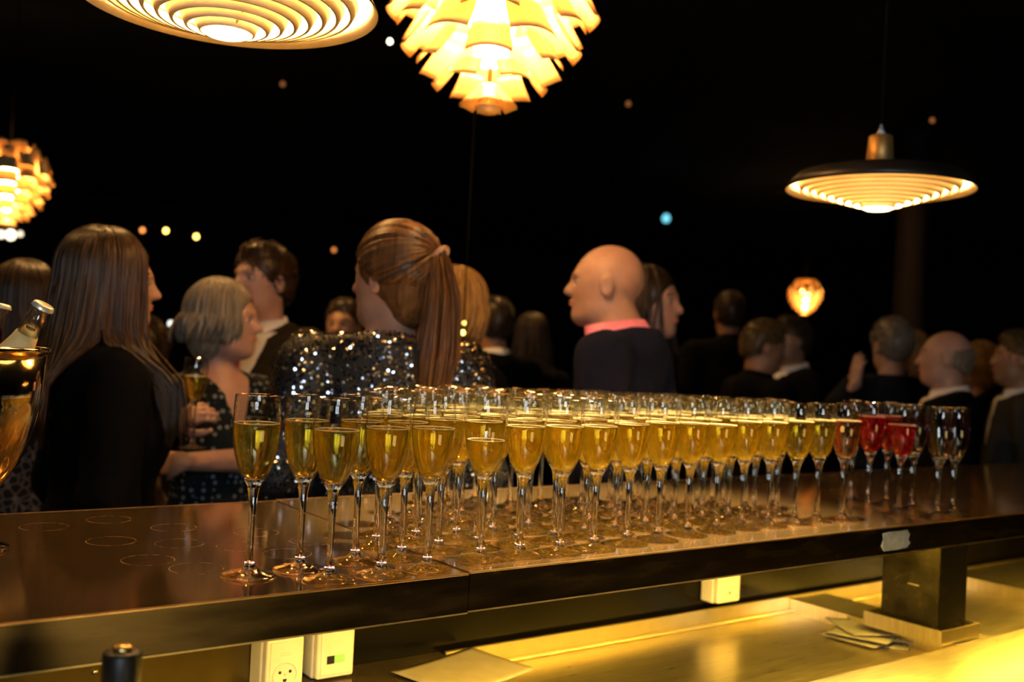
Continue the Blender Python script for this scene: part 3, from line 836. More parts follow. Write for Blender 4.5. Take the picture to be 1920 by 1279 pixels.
# small bulbs far back in the dark
def small_lamp(label, px, py, depth, rad, colr, strength):
    p = atd(px, py, depth)
    r = empty('bulb_pendant', p, 0, label, 'lamp', 'small lights in the dark room')
    m = blackbody_emit('bulb_%d_%d' % (px, py), colr, strength)
    link('bulb', lathe('bulb', [(0, -rad), (rad*0.6, -rad*0.8), (rad, -rad*0.1), (rad*0.8, rad*0.6), (rad*0.4, rad*1.1), (0, rad*1.2)], 14), m, r)
    link('holder', lathe('holder', [(0, rad*2.4), (rad*0.5, rad*2.2), (rad*0.55, rad*1.05), (0, rad*1.05)], 12), m_shadeblk, r)
    tube_obj('cord', [(0, 0, rad*2.3), (0, 0, (ZC-p[2])*0.5), (0, 0, ZC-p[2]-0.002)], 0.0012, m_cord, r, 6)
    return r
OR, YE, WH = (1.0, 0.30, 0.06), (1.0, 0.62, 0.12), (1.0, 0.86, 0.62)
for lab, px, py, d, rad, c_, s_ in [
    ('dim orange bulb, left of three in a row', 267, 432, 10, 0.022, OR, 3.0),
    ('yellow bulb, middle of three in a row', 311, 433, 10, 0.022, YE, 9),
    ('yellow bulb, right of three in a row', 368, 444, 10, 0.022, YE, 9),
    ('pale white light between the long-haired and grey-haired women', 320, 607, 9, 0.022, (0.8, 0.85, 0.8), 3),
    ('small warm light left of the huge leaf pendant', 731, 78, 6, 0.014, WH, 8),
    ('faint brown light high in the dark, left of centre', 530, 158, 8, 0.02, OR, 0.25),
    ('dim orange bulb beside the ponytail woman\'s forehead', 626, 469, 10, 0.02, OR, 1.4),
    ('cyan light high in the dark right of the bald man', 1249, 410, 12, 0.05, (0.15, 0.6, 0.75), 1.6),
    ('upper yellow light behind the ponytail', 870, 606, 2.86, 0.006, YE, 5),
    ('lower yellow light behind the ponytail', 868, 624, 2.80, 0.007, YE, 7),
    ('faint brown light right of the huge leaf pendant', 1178, 195, 8, 0.02, OR, 0.25),
    ('faint light high in the dark left of the brass pendant', 1475, 130, 8, 0.018, OR, 0.2),
    ('faint light just right of the brass pendant neck', 1748, 226, 8, 0.018, OR, 0.35),
    ('small light in the top right corner', 1907, 36, 7, 0.02, (1.0, 0.5, 0.2), 2.0),
    ('pale light at the left edge, below the distant leaf pendant', 2, 440, 8, 0.03, WH, 2.5),
    ('brightest of three pale lights under the distant leaf pendant', 20, 441, 8, 0.04, WH, 3.5),
    ('small pale light, right of three under the distant leaf pendant', 38, 439, 8, 0.022, WH, 1.8)]:
    small_lamp(lab, px, py, d, rad, c_, s_)

# ------------------------------------------------------------------ people
class Field:
    """signed distance field on a rectilinear grid, meshed with surface nets"""
    def __init__(s, xs, ys, zs):
        s.a = [np.asarray(t, float) for t in (xs, ys, zs)]
        s.d = np.full([len(t) for t in s.a], 0.08)
    def _blk(s, lo, hi):
        sl = []
        for t, l, h in zip(s.a, lo, hi):
            i, j = np.searchsorted(t, l), np.searchsorted(t, h)
            if j <= i: return None
            sl.append(slice(i, j))
        g = np.meshgrid(*[t[q] for t, q in zip(s.a, sl)], indexing='ij')
        return tuple(sl), g
    def _put(s, sl, e, k, sub):
        c = s.d[sl]
        if sub:
            h = np.maximum(k-np.abs(c+e), 0)/k
            s.d[sl] = np.maximum(c, -e)+h*h*k*0.25
        else:
            h = np.maximum(k-np.abs(c-e), 0)/k
            s.d[sl] = np.minimum(c, e)-h*h*k*0.25
    def cap(s, a, b, ra, rb, k=0.02, sub=False):
        a, b = np.asarray(a, float), np.asarray(b, float)
        m = max(ra, rb)+0.06
        q = s._blk(np.minimum(a, b)-m, np.maximum(a, b)+m)
        if q is None: return s
        sl, (X, Y, Z) = q
        ab = b-a
        L = ab@ab+1e-12
        t = np.clip(((X-a[0])*ab[0]+(Y-a[1])*ab[1]+(Z-a[2])*ab[2])/L, 0, 1)
        e = np.sqrt((X-a[0]-t*ab[0])**2+(Y-a[1]-t*ab[1])**2+(Z-a[2]-t*ab[2])**2)-(ra+(rb-ra)*t)
        s._put(sl, e, k, sub)
        return s
    def chain(s, pts, rads, k=0.02, sub=False):
        for (a, b), (ra, rb) in zip(zip(pts, pts[1:]), zip(rads, rads[1:])):
            s.cap(a, b, ra, rb, k, sub)
        return s
    def ell(s, c, r, rz=0.0, k=0.03, sub=False, pitch=0.0):
        c, r = np.asarray(c, float), np.asarray(r, float)
        m = max(r)+0.06
        q = s._blk(c-m, c+m)
        if q is None: return s
        sl, (X, Y, Z) = q
        X, Y, Z = X-c[0], Y-c[1], Z-c[2]
        if rz:
            X, Y = X*math.cos(rz)+Y*math.sin(rz), -X*math.sin(rz)+Y*math.cos(rz)
        if pitch:
            X, Z = X*math.cos(pitch)-Z*math.sin(pitch), X*math.sin(pitch)+Z*math.cos(pitch)
        k0 = np.sqrt((X/r[0])**2+(Y/r[1])**2+(Z/r[2])**2)
        k1 = np.sqrt((X/r[0]**2)**2+(Y/r[1]**2)**2+(Z/r[2]**2)**2)+1e-9
        s._put(sl, k0*(k0-1)/k1, k, sub)
        return s
    def cut(s, fn):                  # keep where fn < 0
        X, Y, Z = np.meshgrid(*s.a, indexing='ij')
        s.d = np.maximum(s.d, fn(X, Y, Z))
        return s
    def mesh(s, name, smooth_it=0):
        d = s.d
        ax = s.a
        nx, ny, nz = d.shape
        neg = d < 0
        acc = np.zeros((nx-1, ny-1, nz-1, 3)); cnt = np.zeros((nx-1, ny-1, nz-1))
        for axis in range(3):
            o = [q for q in range(3) if q != axis]
            hi = [slice(None)]*3; lo = [slice(None)]*3
            lo[axis] = slice(0, -1); hi[axis] = slice(1, None)
            a, b = d[tuple(lo)], d[tuple(hi)]
            cr = neg[tuple(lo)] != neg[tuple(hi)]
            t = np.where(cr, a/np.where(cr, a-b, 1), 0)
            P = []
            for q in range(3):
                sh = [1, 1, 1]
                if q == axis:
                    c0 = ax[q][:-1].reshape([-1 if z == q else 1 for z in range(3)])
                    c1 = ax[q][1:].reshape([-1 if z == q else 1 for z in range(3)])
                    P.append(c0+(c1-c0)*t)
                else:
                    P.append(np.broadcast_to(ax[q].reshape([-1 if z == q else 1 for z in range(3)]), t.shape))
            P = np.stack(P, -1)*cr[..., None]
            for i in (0, 1):
                for j in (0, 1):
                    sl = [slice(None)]*3
                    sl[o[0]] = slice(i, d.shape[o[0]]-1+i); sl[o[1]] = slice(j, d.shape[o[1]]-1+j)
                    acc += P[tuple(sl)]; cnt += cr[tuple(sl)]
        act = cnt > 0
        idx = np.full(act.shape, -1); idx[act] = np.arange(act.sum())
        V = acc[act]/cnt[act][:, None]
        F = []
        for axis in range(3):
            o = [(axis+1) % 3, (axis+2) % 3]
            lo = [slice(None)]*3; hi = [slice(None)]*3
            lo[axis] = slice(0, -1); hi[axis] = slice(1, None)
            for q in o: lo[q] = slice(1, -1); hi[q] = slice(1, -1)
            A, B = neg[tuple(lo)], neg[tuple(hi)]
            w_ = np.argwhere(A != B)
            if len(w_) == 0: continue
            fl = A[tuple(w_.T)]
            base = w_.copy()
            for q in o: base[:, q] += 1
            def cell(u, v):
                c = base.copy(); c[:, o[0]] -= u; c[:, o[1]] -= v
                return idx[tuple(c.T)]
            qd = np.stack([cell(1, 1), cell(0, 1), cell(0, 0), cell(1, 0)], 1)
            qd[~fl] = qd[~fl][:, ::-1]
            F.append(qd)
        F = np.concatenate(F) if F else np.zeros((0, 4), int)
        F = F[(F >= 0).all(1)]
        for _ in range(smooth_it):
            S = np.zeros_like(V); c = np.zeros(len(V))
            for i in range(4):
                j = (i+1) % 4
                np.add.at(S, F[:, i], V[F[:, j]]); np.add.at(S, F[:, j], V[F[:, i]])
                np.add.at(c, F[:, i], 1); np.add.at(c, F[:, j], 1)
            V = V*0.5+0.5*S/np.maximum(c, 1)[:, None]
        me = bpy.data.meshes.new(name)
        me.vertices.add(len(V)); me.vertices.foreach_set('co', V.ravel())
        me.loops.add(len(F)*4); me.loops.foreach_set('vertex_index', F.ravel().astype(np.int32))
        me.polygons.add(len(F)); me.polygons.foreach_set('loop_start', np.arange(0, len(F)*4, 4, dtype=np.int32))
        me.polygons.foreach_set('use_smooth', [True]*len(F))
        me.update(calc_edges=True)
        me.validate()
        return me

def axis_pts(lo, hi, coarse, fines):
    """grid coordinates: coarse step, finer inside the given (a, b, step) bands"""
    out = [lo]
    while out[-1] < hi:
        st = coarse
        for a, b, f in fines:
            if a-coarse < out[-1] < b: st = min(st, f)
        out.append(out[-1]+st)
    return out

def skin_mat(name, c):
    if name in MATS: return MATS[name]
    m = mat(name, c, 0, 0.5, noise=0.08, scale=30, bump=0.05)
    b = m.node_tree.nodes['Principled BSDF']
    b.inputs['Subsurface Weight'].default_value = 0.12
    b.inputs['Subsurface Radius'].default_value = (0.02, 0.008, 0.004)
    return m
def hair_mat(name, c, var=0.55):
    return mat(name, c, 0, 0.38, noise=var, scale=60, stretch=(1.6, 1.6, 0.12), spec=0.3)

def hand_to(F, wrist, dirn, palm_n, s=1.0, curl=0.5, left=True, grip=None):
    """palm, four unequal fingers and a thumb; dirn wrist->knuckles, palm_n out of the palm"""
    w_ = np.asarray(wrist, float); d = np.asarray(dirn, float); d /= np.linalg.norm(d)
    n = np.asarray(palm_n, float); n -= d*(n@d); n /= np.linalg.norm(n)
    sd = np.cross(d, n) * (1 if left else -1)         # towards the thumb
    kn = []
    for i, (off, ln) in enumerate(((0.026, 0.078), (0.009, 0.082), (-0.009, 0.078), (-0.026, 0.070))):
        k = w_+d*ln*s+sd*off*s
        kn.append(k)
        F.cap(w_+d*0.012*s+sd*off*0.5*s, k, 0.016*s, 0.0115*s, 0.012)
    for i, (k, L) in enumerate(zip(kn, (0.072, 0.080, 0.074, 0.058))):
        p, ang, r = k, 0.0, 0.0092*s
        for seg, fr in enumerate((0.45, 0.31, 0.24)):
            ang += curl*(1.0 if seg else 0.7)+0.06*i
            v = d*math.cos(ang)+n*math.sin(ang)
            q = p+v*L*fr*s
            F.cap(p, q, r, r*0.9, 0.003)
            p, r = q, r*0.9
    t0 = w_+d*0.022*s+sd*0.02*s
    t1 = t0+(d*0.55+sd*0.75+n*0.35)*0.036*s
    t2 = t1+(d*0.85+sd*0.15+n*0.55)*0.030*s
    t3 = t2+(d*0.75-sd*0.15+n*0.7)*0.025*s
    F.chain([t0, t1, t2, t3], [0.015*s, 0.0115*s, 0.010*s, 0.0085*s], 0.006)
    return p

def person(label, pos, yaw, h, sex='m', head_yaw=0.0, head_pitch=0.0, arms=None, skin=('skin_fair', (0.62, 0.36, 0.24)), hair=None, outfit=None,
           fine=0.006, coarse=0.016, broad=1.0, hand_curl=(0.5, 0.5), fine_hand=None, neck=None, drop=0.0, fwd=0.0):
    """a guest: facing +X locally, origin on the floor; yaw/head_yaw in degrees"""
    s = h/1.75
    root = empty('person', (pos[0], pos[1], 0.0), math.radians(yaw), label, 'person')
    hy = math.radians(head_yaw)
    hc = np.array([0.012, 0, 1.615])*s          # head pivot
    dz = np.array([fwd, 0, -drop])
    def hp(p):                                    # head-local (unscaled, relative to 1.75 figure) -> person frame
        p = np.asarray(p, float)*s-hc
        x = p[0]*math.cos(head_pitch)+p[2]*math.sin(head_pitch); z = -p[0]*math.sin(head_pitch)+p[2]*math.cos(head_pitch)
        return np.array([x*math.cos(hy)-p[1]*math.sin(hy), x*math.sin(hy)+p[1]*math.cos(hy), z])+hc+dz
    sw = (0.185 if sex == 'm' else 0.160)*broad
    SHZ = 1.418 if sex == 'm' else 1.395
    arms = arms or {}
    def arm(side):
        sg = 1 if side == 'l' else -1
        sh = np.array([-0.012, sg*sw, SHZ])
        el, wr = arms.get(side, ((-0.04, sg*(sw+0.055), 1.13), (0.06, sg*(sw+0.03), 0.90)))
        return sg, sh*s, np.asarray(el)*s, np.asarray(wr)*s
    hands_box = []
    xs_f, ys_f, zs_f = [(-0.125*s, 0.145*s, fine)], [(-0.10*s, 0.10*s, fine)], [(1.49*s, 1.78*s, fine)]
    if fine_hand:
        for side in fine_hand:
            _, _, el, wr = arm(side)
            d = (wr-el)/np.linalg.norm(wr-el)
            c = wr+d*0.08
            for lst, q in ((xs_f, 0), (ys_f, 1), (zs_f, 2)):
                lst.append((c[q]-0.11, c[q]+0.11, 0.005))
    span = 0.30
    for side in 'lr':
        _, _, el, wr = arm(side)
        span = max(span, abs(el[1])+0.1, abs(wr[1])+0.17)
    xm = max(0.26, *(arm(q)[3][0]+0.2 for q in 'lr'))
    zt = max(1.80*s, *(arm(q)[3][2]+0.22 for q in 'lr'))
    F = Field(axis_pts(-0.28*s, xm, coarse, xs_f), axis_pts(-span, span, coarse, ys_f), axis_pts(-0.03, zt, coarse*1.5, zs_f))
    E_ = lambda c, r, **k: F.ell(np.asarray(c)*s, np.asarray(r)*s, **k)
    # torso
    E_((0.0, 0, 1.29), (0.105, 0.150*broad, 0.19)); E_((0.012, 0, 1.10), (0.095, 0.130*broad, 0.16), k=0.06); E_((-0.01, 0, 0.95), (0.110, 0.155*broad, 0.12), k=0.06)
    if sex == 'f':
        E_((0.075, 0.065, 1.26), (0.06, 0.065, 0.065), k=0.03); E_((0.075, -0.065, 1.26), (0.06, 0.065, 0.065), k=0.03)
    F.cap(np.array((-0.012, -sw*0.85, SHZ-0.003))*s, np.array((-0.012, sw*0.85, SHZ-0.003))*s, 0.046*s, 0.046*s, 0.06)
    nr = neck or (0.056 if sex == 'm' else 0.047)
    F.cap(np.array((-0.022, 0, 1.42))*s, hp((-0.012, 0, 1.57)), (nr+0.008)*s, nr*s, 0.04)
    # legs
    for sg in (-1, 1):
        F.chain([np.array(q)*s for q in ((0, sg*0.085, 0.92), (0.012, sg*0.088, 0.50), (-0.015, sg*0.09, 0.09))], [0.088*s, 0.055*s, 0.036*s], 0.03)
        F.cap(np.array((-0.03, sg*0.09, 0.04))*s, np.array((0.13, sg*0.10, 0.028))*s, 0.036*s, 0.026*s, 0.03)
    # head
    g = hy
    F.ell(hp((-0.008, 0, 1.660)), np.array((0.096, 0.076, 0.090))*s, rz=g, k=0.02, pitch=head_pitch)
    F.ell(hp((0.034, 0, 1.610)), np.array((0.062, 0.060, 0.084))*s, rz=g, k=0.04, pitch=head_pitch)
    F.cap(hp((0.035, 0.03, 1.558)), hp((0.070, 0.010, 1.548)), 0.026*s, 0.020*s, 0.03)
    F.cap(hp((0.035, -0.03, 1.558)), hp((0.070, -0.010, 1.548)), 0.026*s, 0.020*s, 0.03)
    F.cap(hp((0.082, 0.034, 1.662)), hp((0.088, 0.006, 1.660)), 0.010*s, 0.010*s, 0.012)
    F.cap(hp((0.082, -0.034, 1.662)), hp((0.088, -0.006, 1.660)), 0.010*s, 0.010*s, 0.012)
    F.ell(hp((0.094, 0.032, 1.642)), np.array((0.014, 0.017, 0.010))*s, rz=g, k=0.012, sub=True)
    F.ell(hp((0.094, -0.032, 1.642)), np.array((0.014, 0.017, 0.010))*s, rz=g, k=0.012, sub=True)
    F.cap(hp((0.090, 0, 1.652)), hp((0.113, 0, 1.614)), 0.0075*s, 0.0125*s, 0.012)
    F.cap(hp((0.098, 0.012, 1.610)), hp((0.098, -0.012, 1.610)), 0.0085*s, 0.0085*s, 0.008)
    F.ell(hp((0.095, 0, 1.583)), np.array((0.010, 0.022, 0.008))*s, rz=g, k=0.008)
    F.ell(hp((0.106, 0, 1.582)), np.array((0.010, 0.024, 0.0022))*s, rz=g, k=0.004, sub=True)
    for sg in (-1, 1):
        F.ell(hp((-0.004, sg*0.078, 1.628)), np.array((0.020, 0.009, 0.031))*s, rz=g+sg*0.35, k=0.006)
        F.ell(hp((0.002, sg*0.087, 1.630)), np.array((0.011, 0.006, 0.018))*s, rz=g+sg*0.35, k=0.005, sub=True)
    for q, side in enumerate('lr'):
        sg, sh, el, wr = arm(side)
        F.chain([sh, el, wr], [0.050*s, 0.040*s, 0.026*s], 0.02)
        d = wr-el
        pn = arms.get('n'+side, np.array((0.15, -sg*1.0, 0.1)))
        hand_to(F, wr, arms.get('d'+side, d), pn, s*0.98, hand_curl[q], side == 'l')
    body = link('body', F.mesh('body', 1), skin_mat(*skin), root)
    # eyes and lips
    m_eye = mat('eye_white', (0.38, 0.36, 0.34), 0, 0.2, noise=0.05)
    m_iris = mat('dark_iris', (0.03, 0.02, 0.015), 0, 0.15, noise=0.2)
    m_lips = mat('lips_skin', (0.45, 0.16, 0.13), 0, 0.4, noise=0.1)
    for sg in (-1, 1):
        e = link('eye', lathe('eye', [(0, -0.012), (0.0085, -0.0085), (0.012, 0), (0.0085, 0.0085), (0, 0.012)], 14), m_eye, root, hp((0.0765, sg*0.032, 1.642)), (0, PI/2, hy))
        link('iris', lathe('iris', [(0, 0.0124), (0.0035, 0.0119), (0.0055, 0.0105), (0, 0.0100)], 12), m_iris, e)
    lp = Field(axis_pts(0.05*s, 0.16*s, 0.004, []), axis_pts(-0.05*s, 0.05*s, 0.004, []), axis_pts(1.55*s, 1.62*s, 0.003, []))
    lp.ell(np.array((0.0975, 0, 1.5875))*s, np.array((0.0095, 0.021, 0.0042))*s, k=0.003).ell(np.array((0.0968, 0, 1.5785))*s, np.array((0.0095, 0.018, 0.0048))*s, k=0.003)
    lme = lp.mesh('lips')
    for v in lme.vertices:
        v.co = hp(np.array(v.co)/s)
    link('lips', lme, m_lips, root)
    # ---------------- clothes
    def torso_field(off, zlo, zhi, sleeve, step=coarse*0.8):
        G = Field(axis_pts(-0.30*s, max(0.26*s, xm), step, []), axis_pts(-span-0.02, span+0.02, step, []), axis_pts(zlo*s-0.05, max(zhi, 1.55)*s+0.06, step, []))
        L_ = lambda c, r, **k: G.ell(np.asarray(c)*s, np.asarray(r)*s+off, **k)
        L_((0.0, 0, 1.29), (0.105, 0.150*broad, 0.19)); L_((0.012, 0, 1.10), (0.098, 0.134*broad, 0.16), k=0.07); L_((-0.01, 0, 0.95), (0.112, 0.158*broad, 0.13), k=0.07)
        if sex == 'f':
            L_((0.075, 0.06, 1.26), (0.058, 0.065, 0.065), k=0.05); L_((0.075, -0.06, 1.26), (0.058, 0.065, 0.065), k=0.05)
        G.chain([np.array((-0.012, q*sw*0.95, SHZ-0.006+(1-abs(q))*0.03))*s for q in (-1, 0, 1)], [0.044*s+off, 0.058*s+off, 0.044*s+off], 0.06)
        G.ell(np.array((-0.025, 0, 1.44))*s, np.array((0.070, 0.095*broad, 0.045))*s+off, k=0.05)
        for side in 'lr':
            sg, sh, el, wr = arm(side)
            if sleeve <= 0: continue
            if sleeve <= 1: G.cap(sh, sh+(el-sh)*sleeve, 0.050*s+off*1.2, (0.050-0.010*sleeve)*s+off*1.3, 0.02)
            else: G.chain([sh, el, el+(wr-el)*(sleeve-1)], [0.052*s+off*1.2, 0.042*s+off*1.4, 0.033*s+off*1.2], 0.02)
        return G
    o = outfit or {}
    kind = o.get('kind', 'suit')
    if kind == 'suit':
        G = torso_field(0.020, 0.76, 1.48, 1.96)
        for sg in (-1, 1):
            G.cap(np.array((0, sg*0.08, 0.90))*s, np.array((0.0, sg*0.085, 0.78))*s, 0.12*s, 0.125*s, 0.05)
        zneck = 1.475
        G.cut(lambda X, Y, Z: np.maximum(0.765*s-Z, Z-(zneck+0.012-0.4*np.maximum(X/s+0.0, -0.05))*s))
        G.cut(lambda X, Y, Z: -np.maximum(np.maximum(np.abs(Y)-np.maximum(Z/s-1.13, 0)*o.get('v', 0.13)*s, 0.03*s-X), 1.13*s-Z))
        link('jacket', G.mesh('jacket', 2), o['mat'], root)
        G = torso_field(0.010, 1.02, 1.47, 0.5)
        G.cut(lambda X, Y, Z: np.maximum(1.02*s-Z, Z-1.47*s))
        link('shirt', G.mesh('shirt', 1), o['shirt'], root)
        # shirt collar: a folded band around the neck, open at the throat
        nb = 28
        V, Fc = [], []
        for i in range(nb+1):
            a = 0.30+(2*PI-0.60)*i/nb
            back = -math.cos(a)
            for (rr, z) in ((nr+0.016, 1.448), (nr+0.009, 1.512), (nr+0.012, 1.515), (nr+0.025, 1.470), (nr+0.022, 1.466)):
                V.append(np.array((-0.018+fwd*(0.25+(z-1.448)*9)+rr*1.08*math.cos(a), rr*math.sin(a), z+0.014*back))*s)
        for i in range(nb):
            for j in range(4):
                Fc.append((i*5+j, (i+1)*5+j, (i+1)*5+j+1, i*5+j+1))
        link('collar', mesh('collar', V, Fc), o['shirt'], root)
        if o.get('tie'):
            tv, tf = [], []
            sect = ((1.462, 0.018, 0.085), (1.43, 0.012, 0.098), (1.30, 0.026, 0.128), (1.16, 0.036, 0.124), (1.12, 0.0, 0.124))
            for z, wd, x in sect:
                for yy, xx in ((-wd, x), (0, x+0.008), (wd, x), (0, x-0.004)):
                    tv.append(np.array((xx, yy, z))*s)
            for i in range(len(sect)-1):
                for j in range(4):
                    tf.append((i*4+j, (i+1)*4+j, (i+1)*4+(j+1) % 4, i*4+(j+1) % 4))
            link('tie', mesh('tie', tv, tf), o['tie'], root)
        G = Field(axis_pts(-0.2*s, 0.24*s, 0.02, []), axis_pts(-0.26*s, 0.26*s, 0.02, []), axis_pts(0.0, 1.02*s, 0.03, []))
        G.ell(np.array((-0.01, 0, 0.94))*s, np.array((0.115, 0.158*broad, 0.11))*s, k=0.05)
        for sg in (-1, 1):
            G.chain([np.array(q)*s for q in ((0, sg*0.085, 0.90), (0.01, sg*0.09, 0.50), (-0.01, sg*0.092, 0.07))], [0.100*s, 0.075*s, 0.066*s], 0.03)
        link('trousers', G.mesh('trousers', 1), o['mat'], root)
    else:
        off = o.get('off', 0.012)
        G = torso_field(off, 0.42, 1.47, o.get('sleeve', 1.9), o.get('step', coarse*0.8))
        G.chain([np.array(q)*s for q in ((0, 0, 0.95), (0, 0, 0.70), (0, 0, 0.45))], [0.15*s, 0.17*s, 0.20*s], 0.06)
        nk, dp = o.get('neck', 1.47), o.get('dip', 0.10)
        G.cut(lambda X, Y, Z: np.maximum(0.46*s-Z, Z-(nk-dp*np.clip(X/s/0.1, -0.6, 1.0)*np.clip(1-np.abs(Y)/(0.12*s), 0, 1))*s))
        if o.get('vneck'):
            G.cut(lambda X, Y, Z: -np.maximum(np.maximum(np.abs(Y)-np.maximum(Z/s-1.26, 0)*0.30*s, 0.02*s-X), 1.26*s-Z))
        dm = G.mesh('dress', 1)
        dr = link('dress', dm, o['mat'], root)
        if o.get('sequins'):
            nrm = np.zeros(len(dm.polygons)*3); dm.polygons.foreach_get('normal', nrm); nrm = nrm.reshape(-1, 3)
            cen = np.zeros(len(dm.polygons)*3); dm.polygons.foreach_get('center', cen); cen = cen.reshape(-1, 3)
            ar = np.zeros(len(dm.polygons)); dm.polygons.foreach_get('area', ar)
            keep = cen[:, 2] > 0.95*s
            cen, nrm, ar = cen[keep], nrm[keep], ar[keep]
            pick = rng.choice(len(cen), o['sequins'], p=ar/ar.sum())
            V, Fc = [], []
            for i in pick:
                n_ = nrm[i]+rng.normal(0, 0.30, 3); n_ /= np.linalg.norm(n_)
                t = np.cross(n_, (0.02, 0.05, 1.0)); t /= np.linalg.norm(t)+1e-9
                u = np.cross(n_, t)
                c = cen[i]+rng.uniform(-1, 1)*t*0.009+rng.uniform(-1, 1)*u*0.009+nrm[i]*rng.uniform(0.0012, 0.003)
                b0 = len(V)
                for q in range(6):
                    a = q*PI/3
                    V.append(c+0.0031*(math.cos(a)*t+math.sin(a)*u))
                Fc.append(tuple(range(b0, b0+6)))
            sq = link('sequins', mesh('sequins', V, Fc, False), o['seqmat'], root)
            sq['kind'] = 'stuff'
        if o.get('necklace'):
            a = np.linspace(0, 2*PI, 40)
            P = np.stack([(-0.005+0.085*np.cos(a))*s, 0.075*np.sin(a)*s, (1.445-0.05*np.cos(a))*s], 1)
            tube_obj('necklace', P, 0.004, o['necklace'], root, 6)
    for sg in (-1, 1):
        sf = Field(axis_pts(-0.14*s, 0.24*s, 0.014, []), axis_pts(sg*0.095*s-0.09, sg*0.095*s+0.09, 0.014, []), axis_pts(-0.02, 0.14*s, 0.012, []))
        sf.cap(np.array((-0.035, sg*0.09, 0.046))*s, np.array((0.14, sg*0.10, 0.036))*s, 0.045*s, 0.034*s, 0.02).cut(lambda X, Y, Z: np.maximum(0.001-Z, Z-0.088*s))
        link('shoe', sf.mesh('shoe', 1), mat('black_shoe_leather', (0.01, 0.01, 0.01), 0, 0.3, noise=0.3), root)
    # ---------------- hair
    if hair:
        hk, hm = hair['kind'], hair['mat']
        step = fine*1.15
        G = Field(axis_pts(-0.17*s, 0.17*s, step, []), axis_pts(-0.15*s, 0.15*s, step, []), axis_pts(1.42*s, 1.82*s, step, []))
        U = lambda c, r, **k: G.ell(np.asarray(c)*s, np.asarray(r)*s, **k)
        top = hair.get('vol', 0.0)
        if hk == 'short':
            U((-0.012, 0, 1.668), (0.103+top, 0.083+top, 0.096+top))
            U((-0.045, 0, 1.615), (0.062, 0.070, 0.075), k=0.03)
            U((0.030, 0, 1.738), (0.050, 0.050, 0.018+top), k=0.03)
            U((0.105, 0, 1.615), (0.085, 0.085, 0.082), k=0.01, sub=True)
            U((0.01, 0, 1.545), (0.10, 0.12, 0.055), k=0.01, sub=True)
            for sg in (-1, 1): U((-0.004, sg*0.085, 1.622), (0.026, 0.02, 0.036), k=0.006, sub=True)
        elif hk == 'bald':
            U((-0.012, 0, 1.655), (0.099, 0.080, 0.075)); U((-0.045, 0, 1.615), (0.058, 0.066, 0.07), k=0.02)
            U((0.02, 0, 1.745), (0.16, 0.16, 0.085), k=0.01, sub=True)
            U((0.105, 0, 1.615), (0.10, 0.10, 0.10), k=0.01, sub=True)
            U((0.01, 0, 1.545), (0.10, 0.12, 0.055), k=0.01, sub=True)
            for sg in (-1, 1): U((-0.004, sg*0.085, 1.622), (0.026, 0.02, 0.036), k=0.006, sub=True)
        else:
            U((-0.014, 0, 1.668), (0.108+top, 0.090+top, 0.100+top))
            if hk != 'pony': U((-0.04, 0, 1.60), (0.080, 0.088, 0.10), k=0.04)
            U((0.115, 0, 1.605), (0.080, 0.080, 0.105), k=0.012, sub=True)
            if hk == 'pony': U((-0.048, 0, 1.600), (0.058, 0.066, 0.085), k=0.04)
            if hk == 'pony': U((0.055, 0, 1.545), (0.095, 0.13, 0.068), k=0.01, sub=True)
        hme = G.mesh('hair', 1)
        V = [hp(np.array(v.co)/s) for v in hme.vertices]
        Fc = [tuple(p.vertices) for p in hme.polygons]
        paths, rads = [], []
        C0 = np.array((-0.014, 0, 1.668))
        RR = np.array((0.110+top, 0.093+top, 0.103+top))
        if hk in ('long', 'bob'):
            L = hair['len']
            for i in range(hair.get('n', 240)):
                ph = rng.uniform(math.radians(42), math.radians(318))
                th = np.linspace(0.12, 1.65, 9)
                sw_ = np.clip(1-(PI-abs(ph-PI))/math.radians(75), 0, 1)
                f_ = 1+rng.normal(0, 0.016)
                P = [C0+RR*f_*np.array((math.sin(t)*math.cos(ph)*0.999, math.sin(t)*math.sin(ph), math.cos(t))) for t in th]
                e = P[-1]
                lk = L*rng.uniform(0.86, 1.0)*(1.0 if hk == 'bob' else 1.0)
                out = rng.normal(0.0, 0.012)
                wave = rng.uniform(0, 6.28)
                n2 = 9
                for q in range(1, n2+1):
                    t = q/n2
                    if hk == 'bob':
                        rad_ = 1.03+0.10*math.sin(t*2.4)-0.22*t*t
                    else:
                        rad_ = 1.0+0.10*math.sin(t*1.4)+0.12*t
                    p = np.array(((e[0]-C0[0])*rad_+C0[0]-0.012*t+out*t, (e[1])*rad_+0.008*math.sin(wave+t*5)*t+out*t, e[2]-lk*t))
                    if hk == 'long' and p[2] < 1.50:       # part over the shoulders: to the back and to the front
                        w1 = min(1.0, (1.50-p[2])/0.10)
                        sy = 1 if p[1] > 0 else -1
                        if math.cos(ph) < -0.1:
                            p[0] = p[0]*(1-w1)+w1*min(p[0], -0.130-0.02*t)
                            p[1] += w1*sy*max(0, 0.085+0.05*t-abs(p[1]))
                        else:
                            p[0] = p[0]*(1-w1)+w1*(0.095+0.03*t+out)
                            p[1] = p[1]*(1-w1)+w1*sy*(0.105+0.02*t+1.5*out)
                    P.append(p)
                paths.append(np.array([hp(p) for p in P]))
                r0 = rng.uniform(0.0030, 0.0056)*s
                rads.append(np.interp(np.linspace(0, 1, len(P)), [0, 0.15, 0.7, 1], [r0*0.6, r0, r0, r0*0.35]))
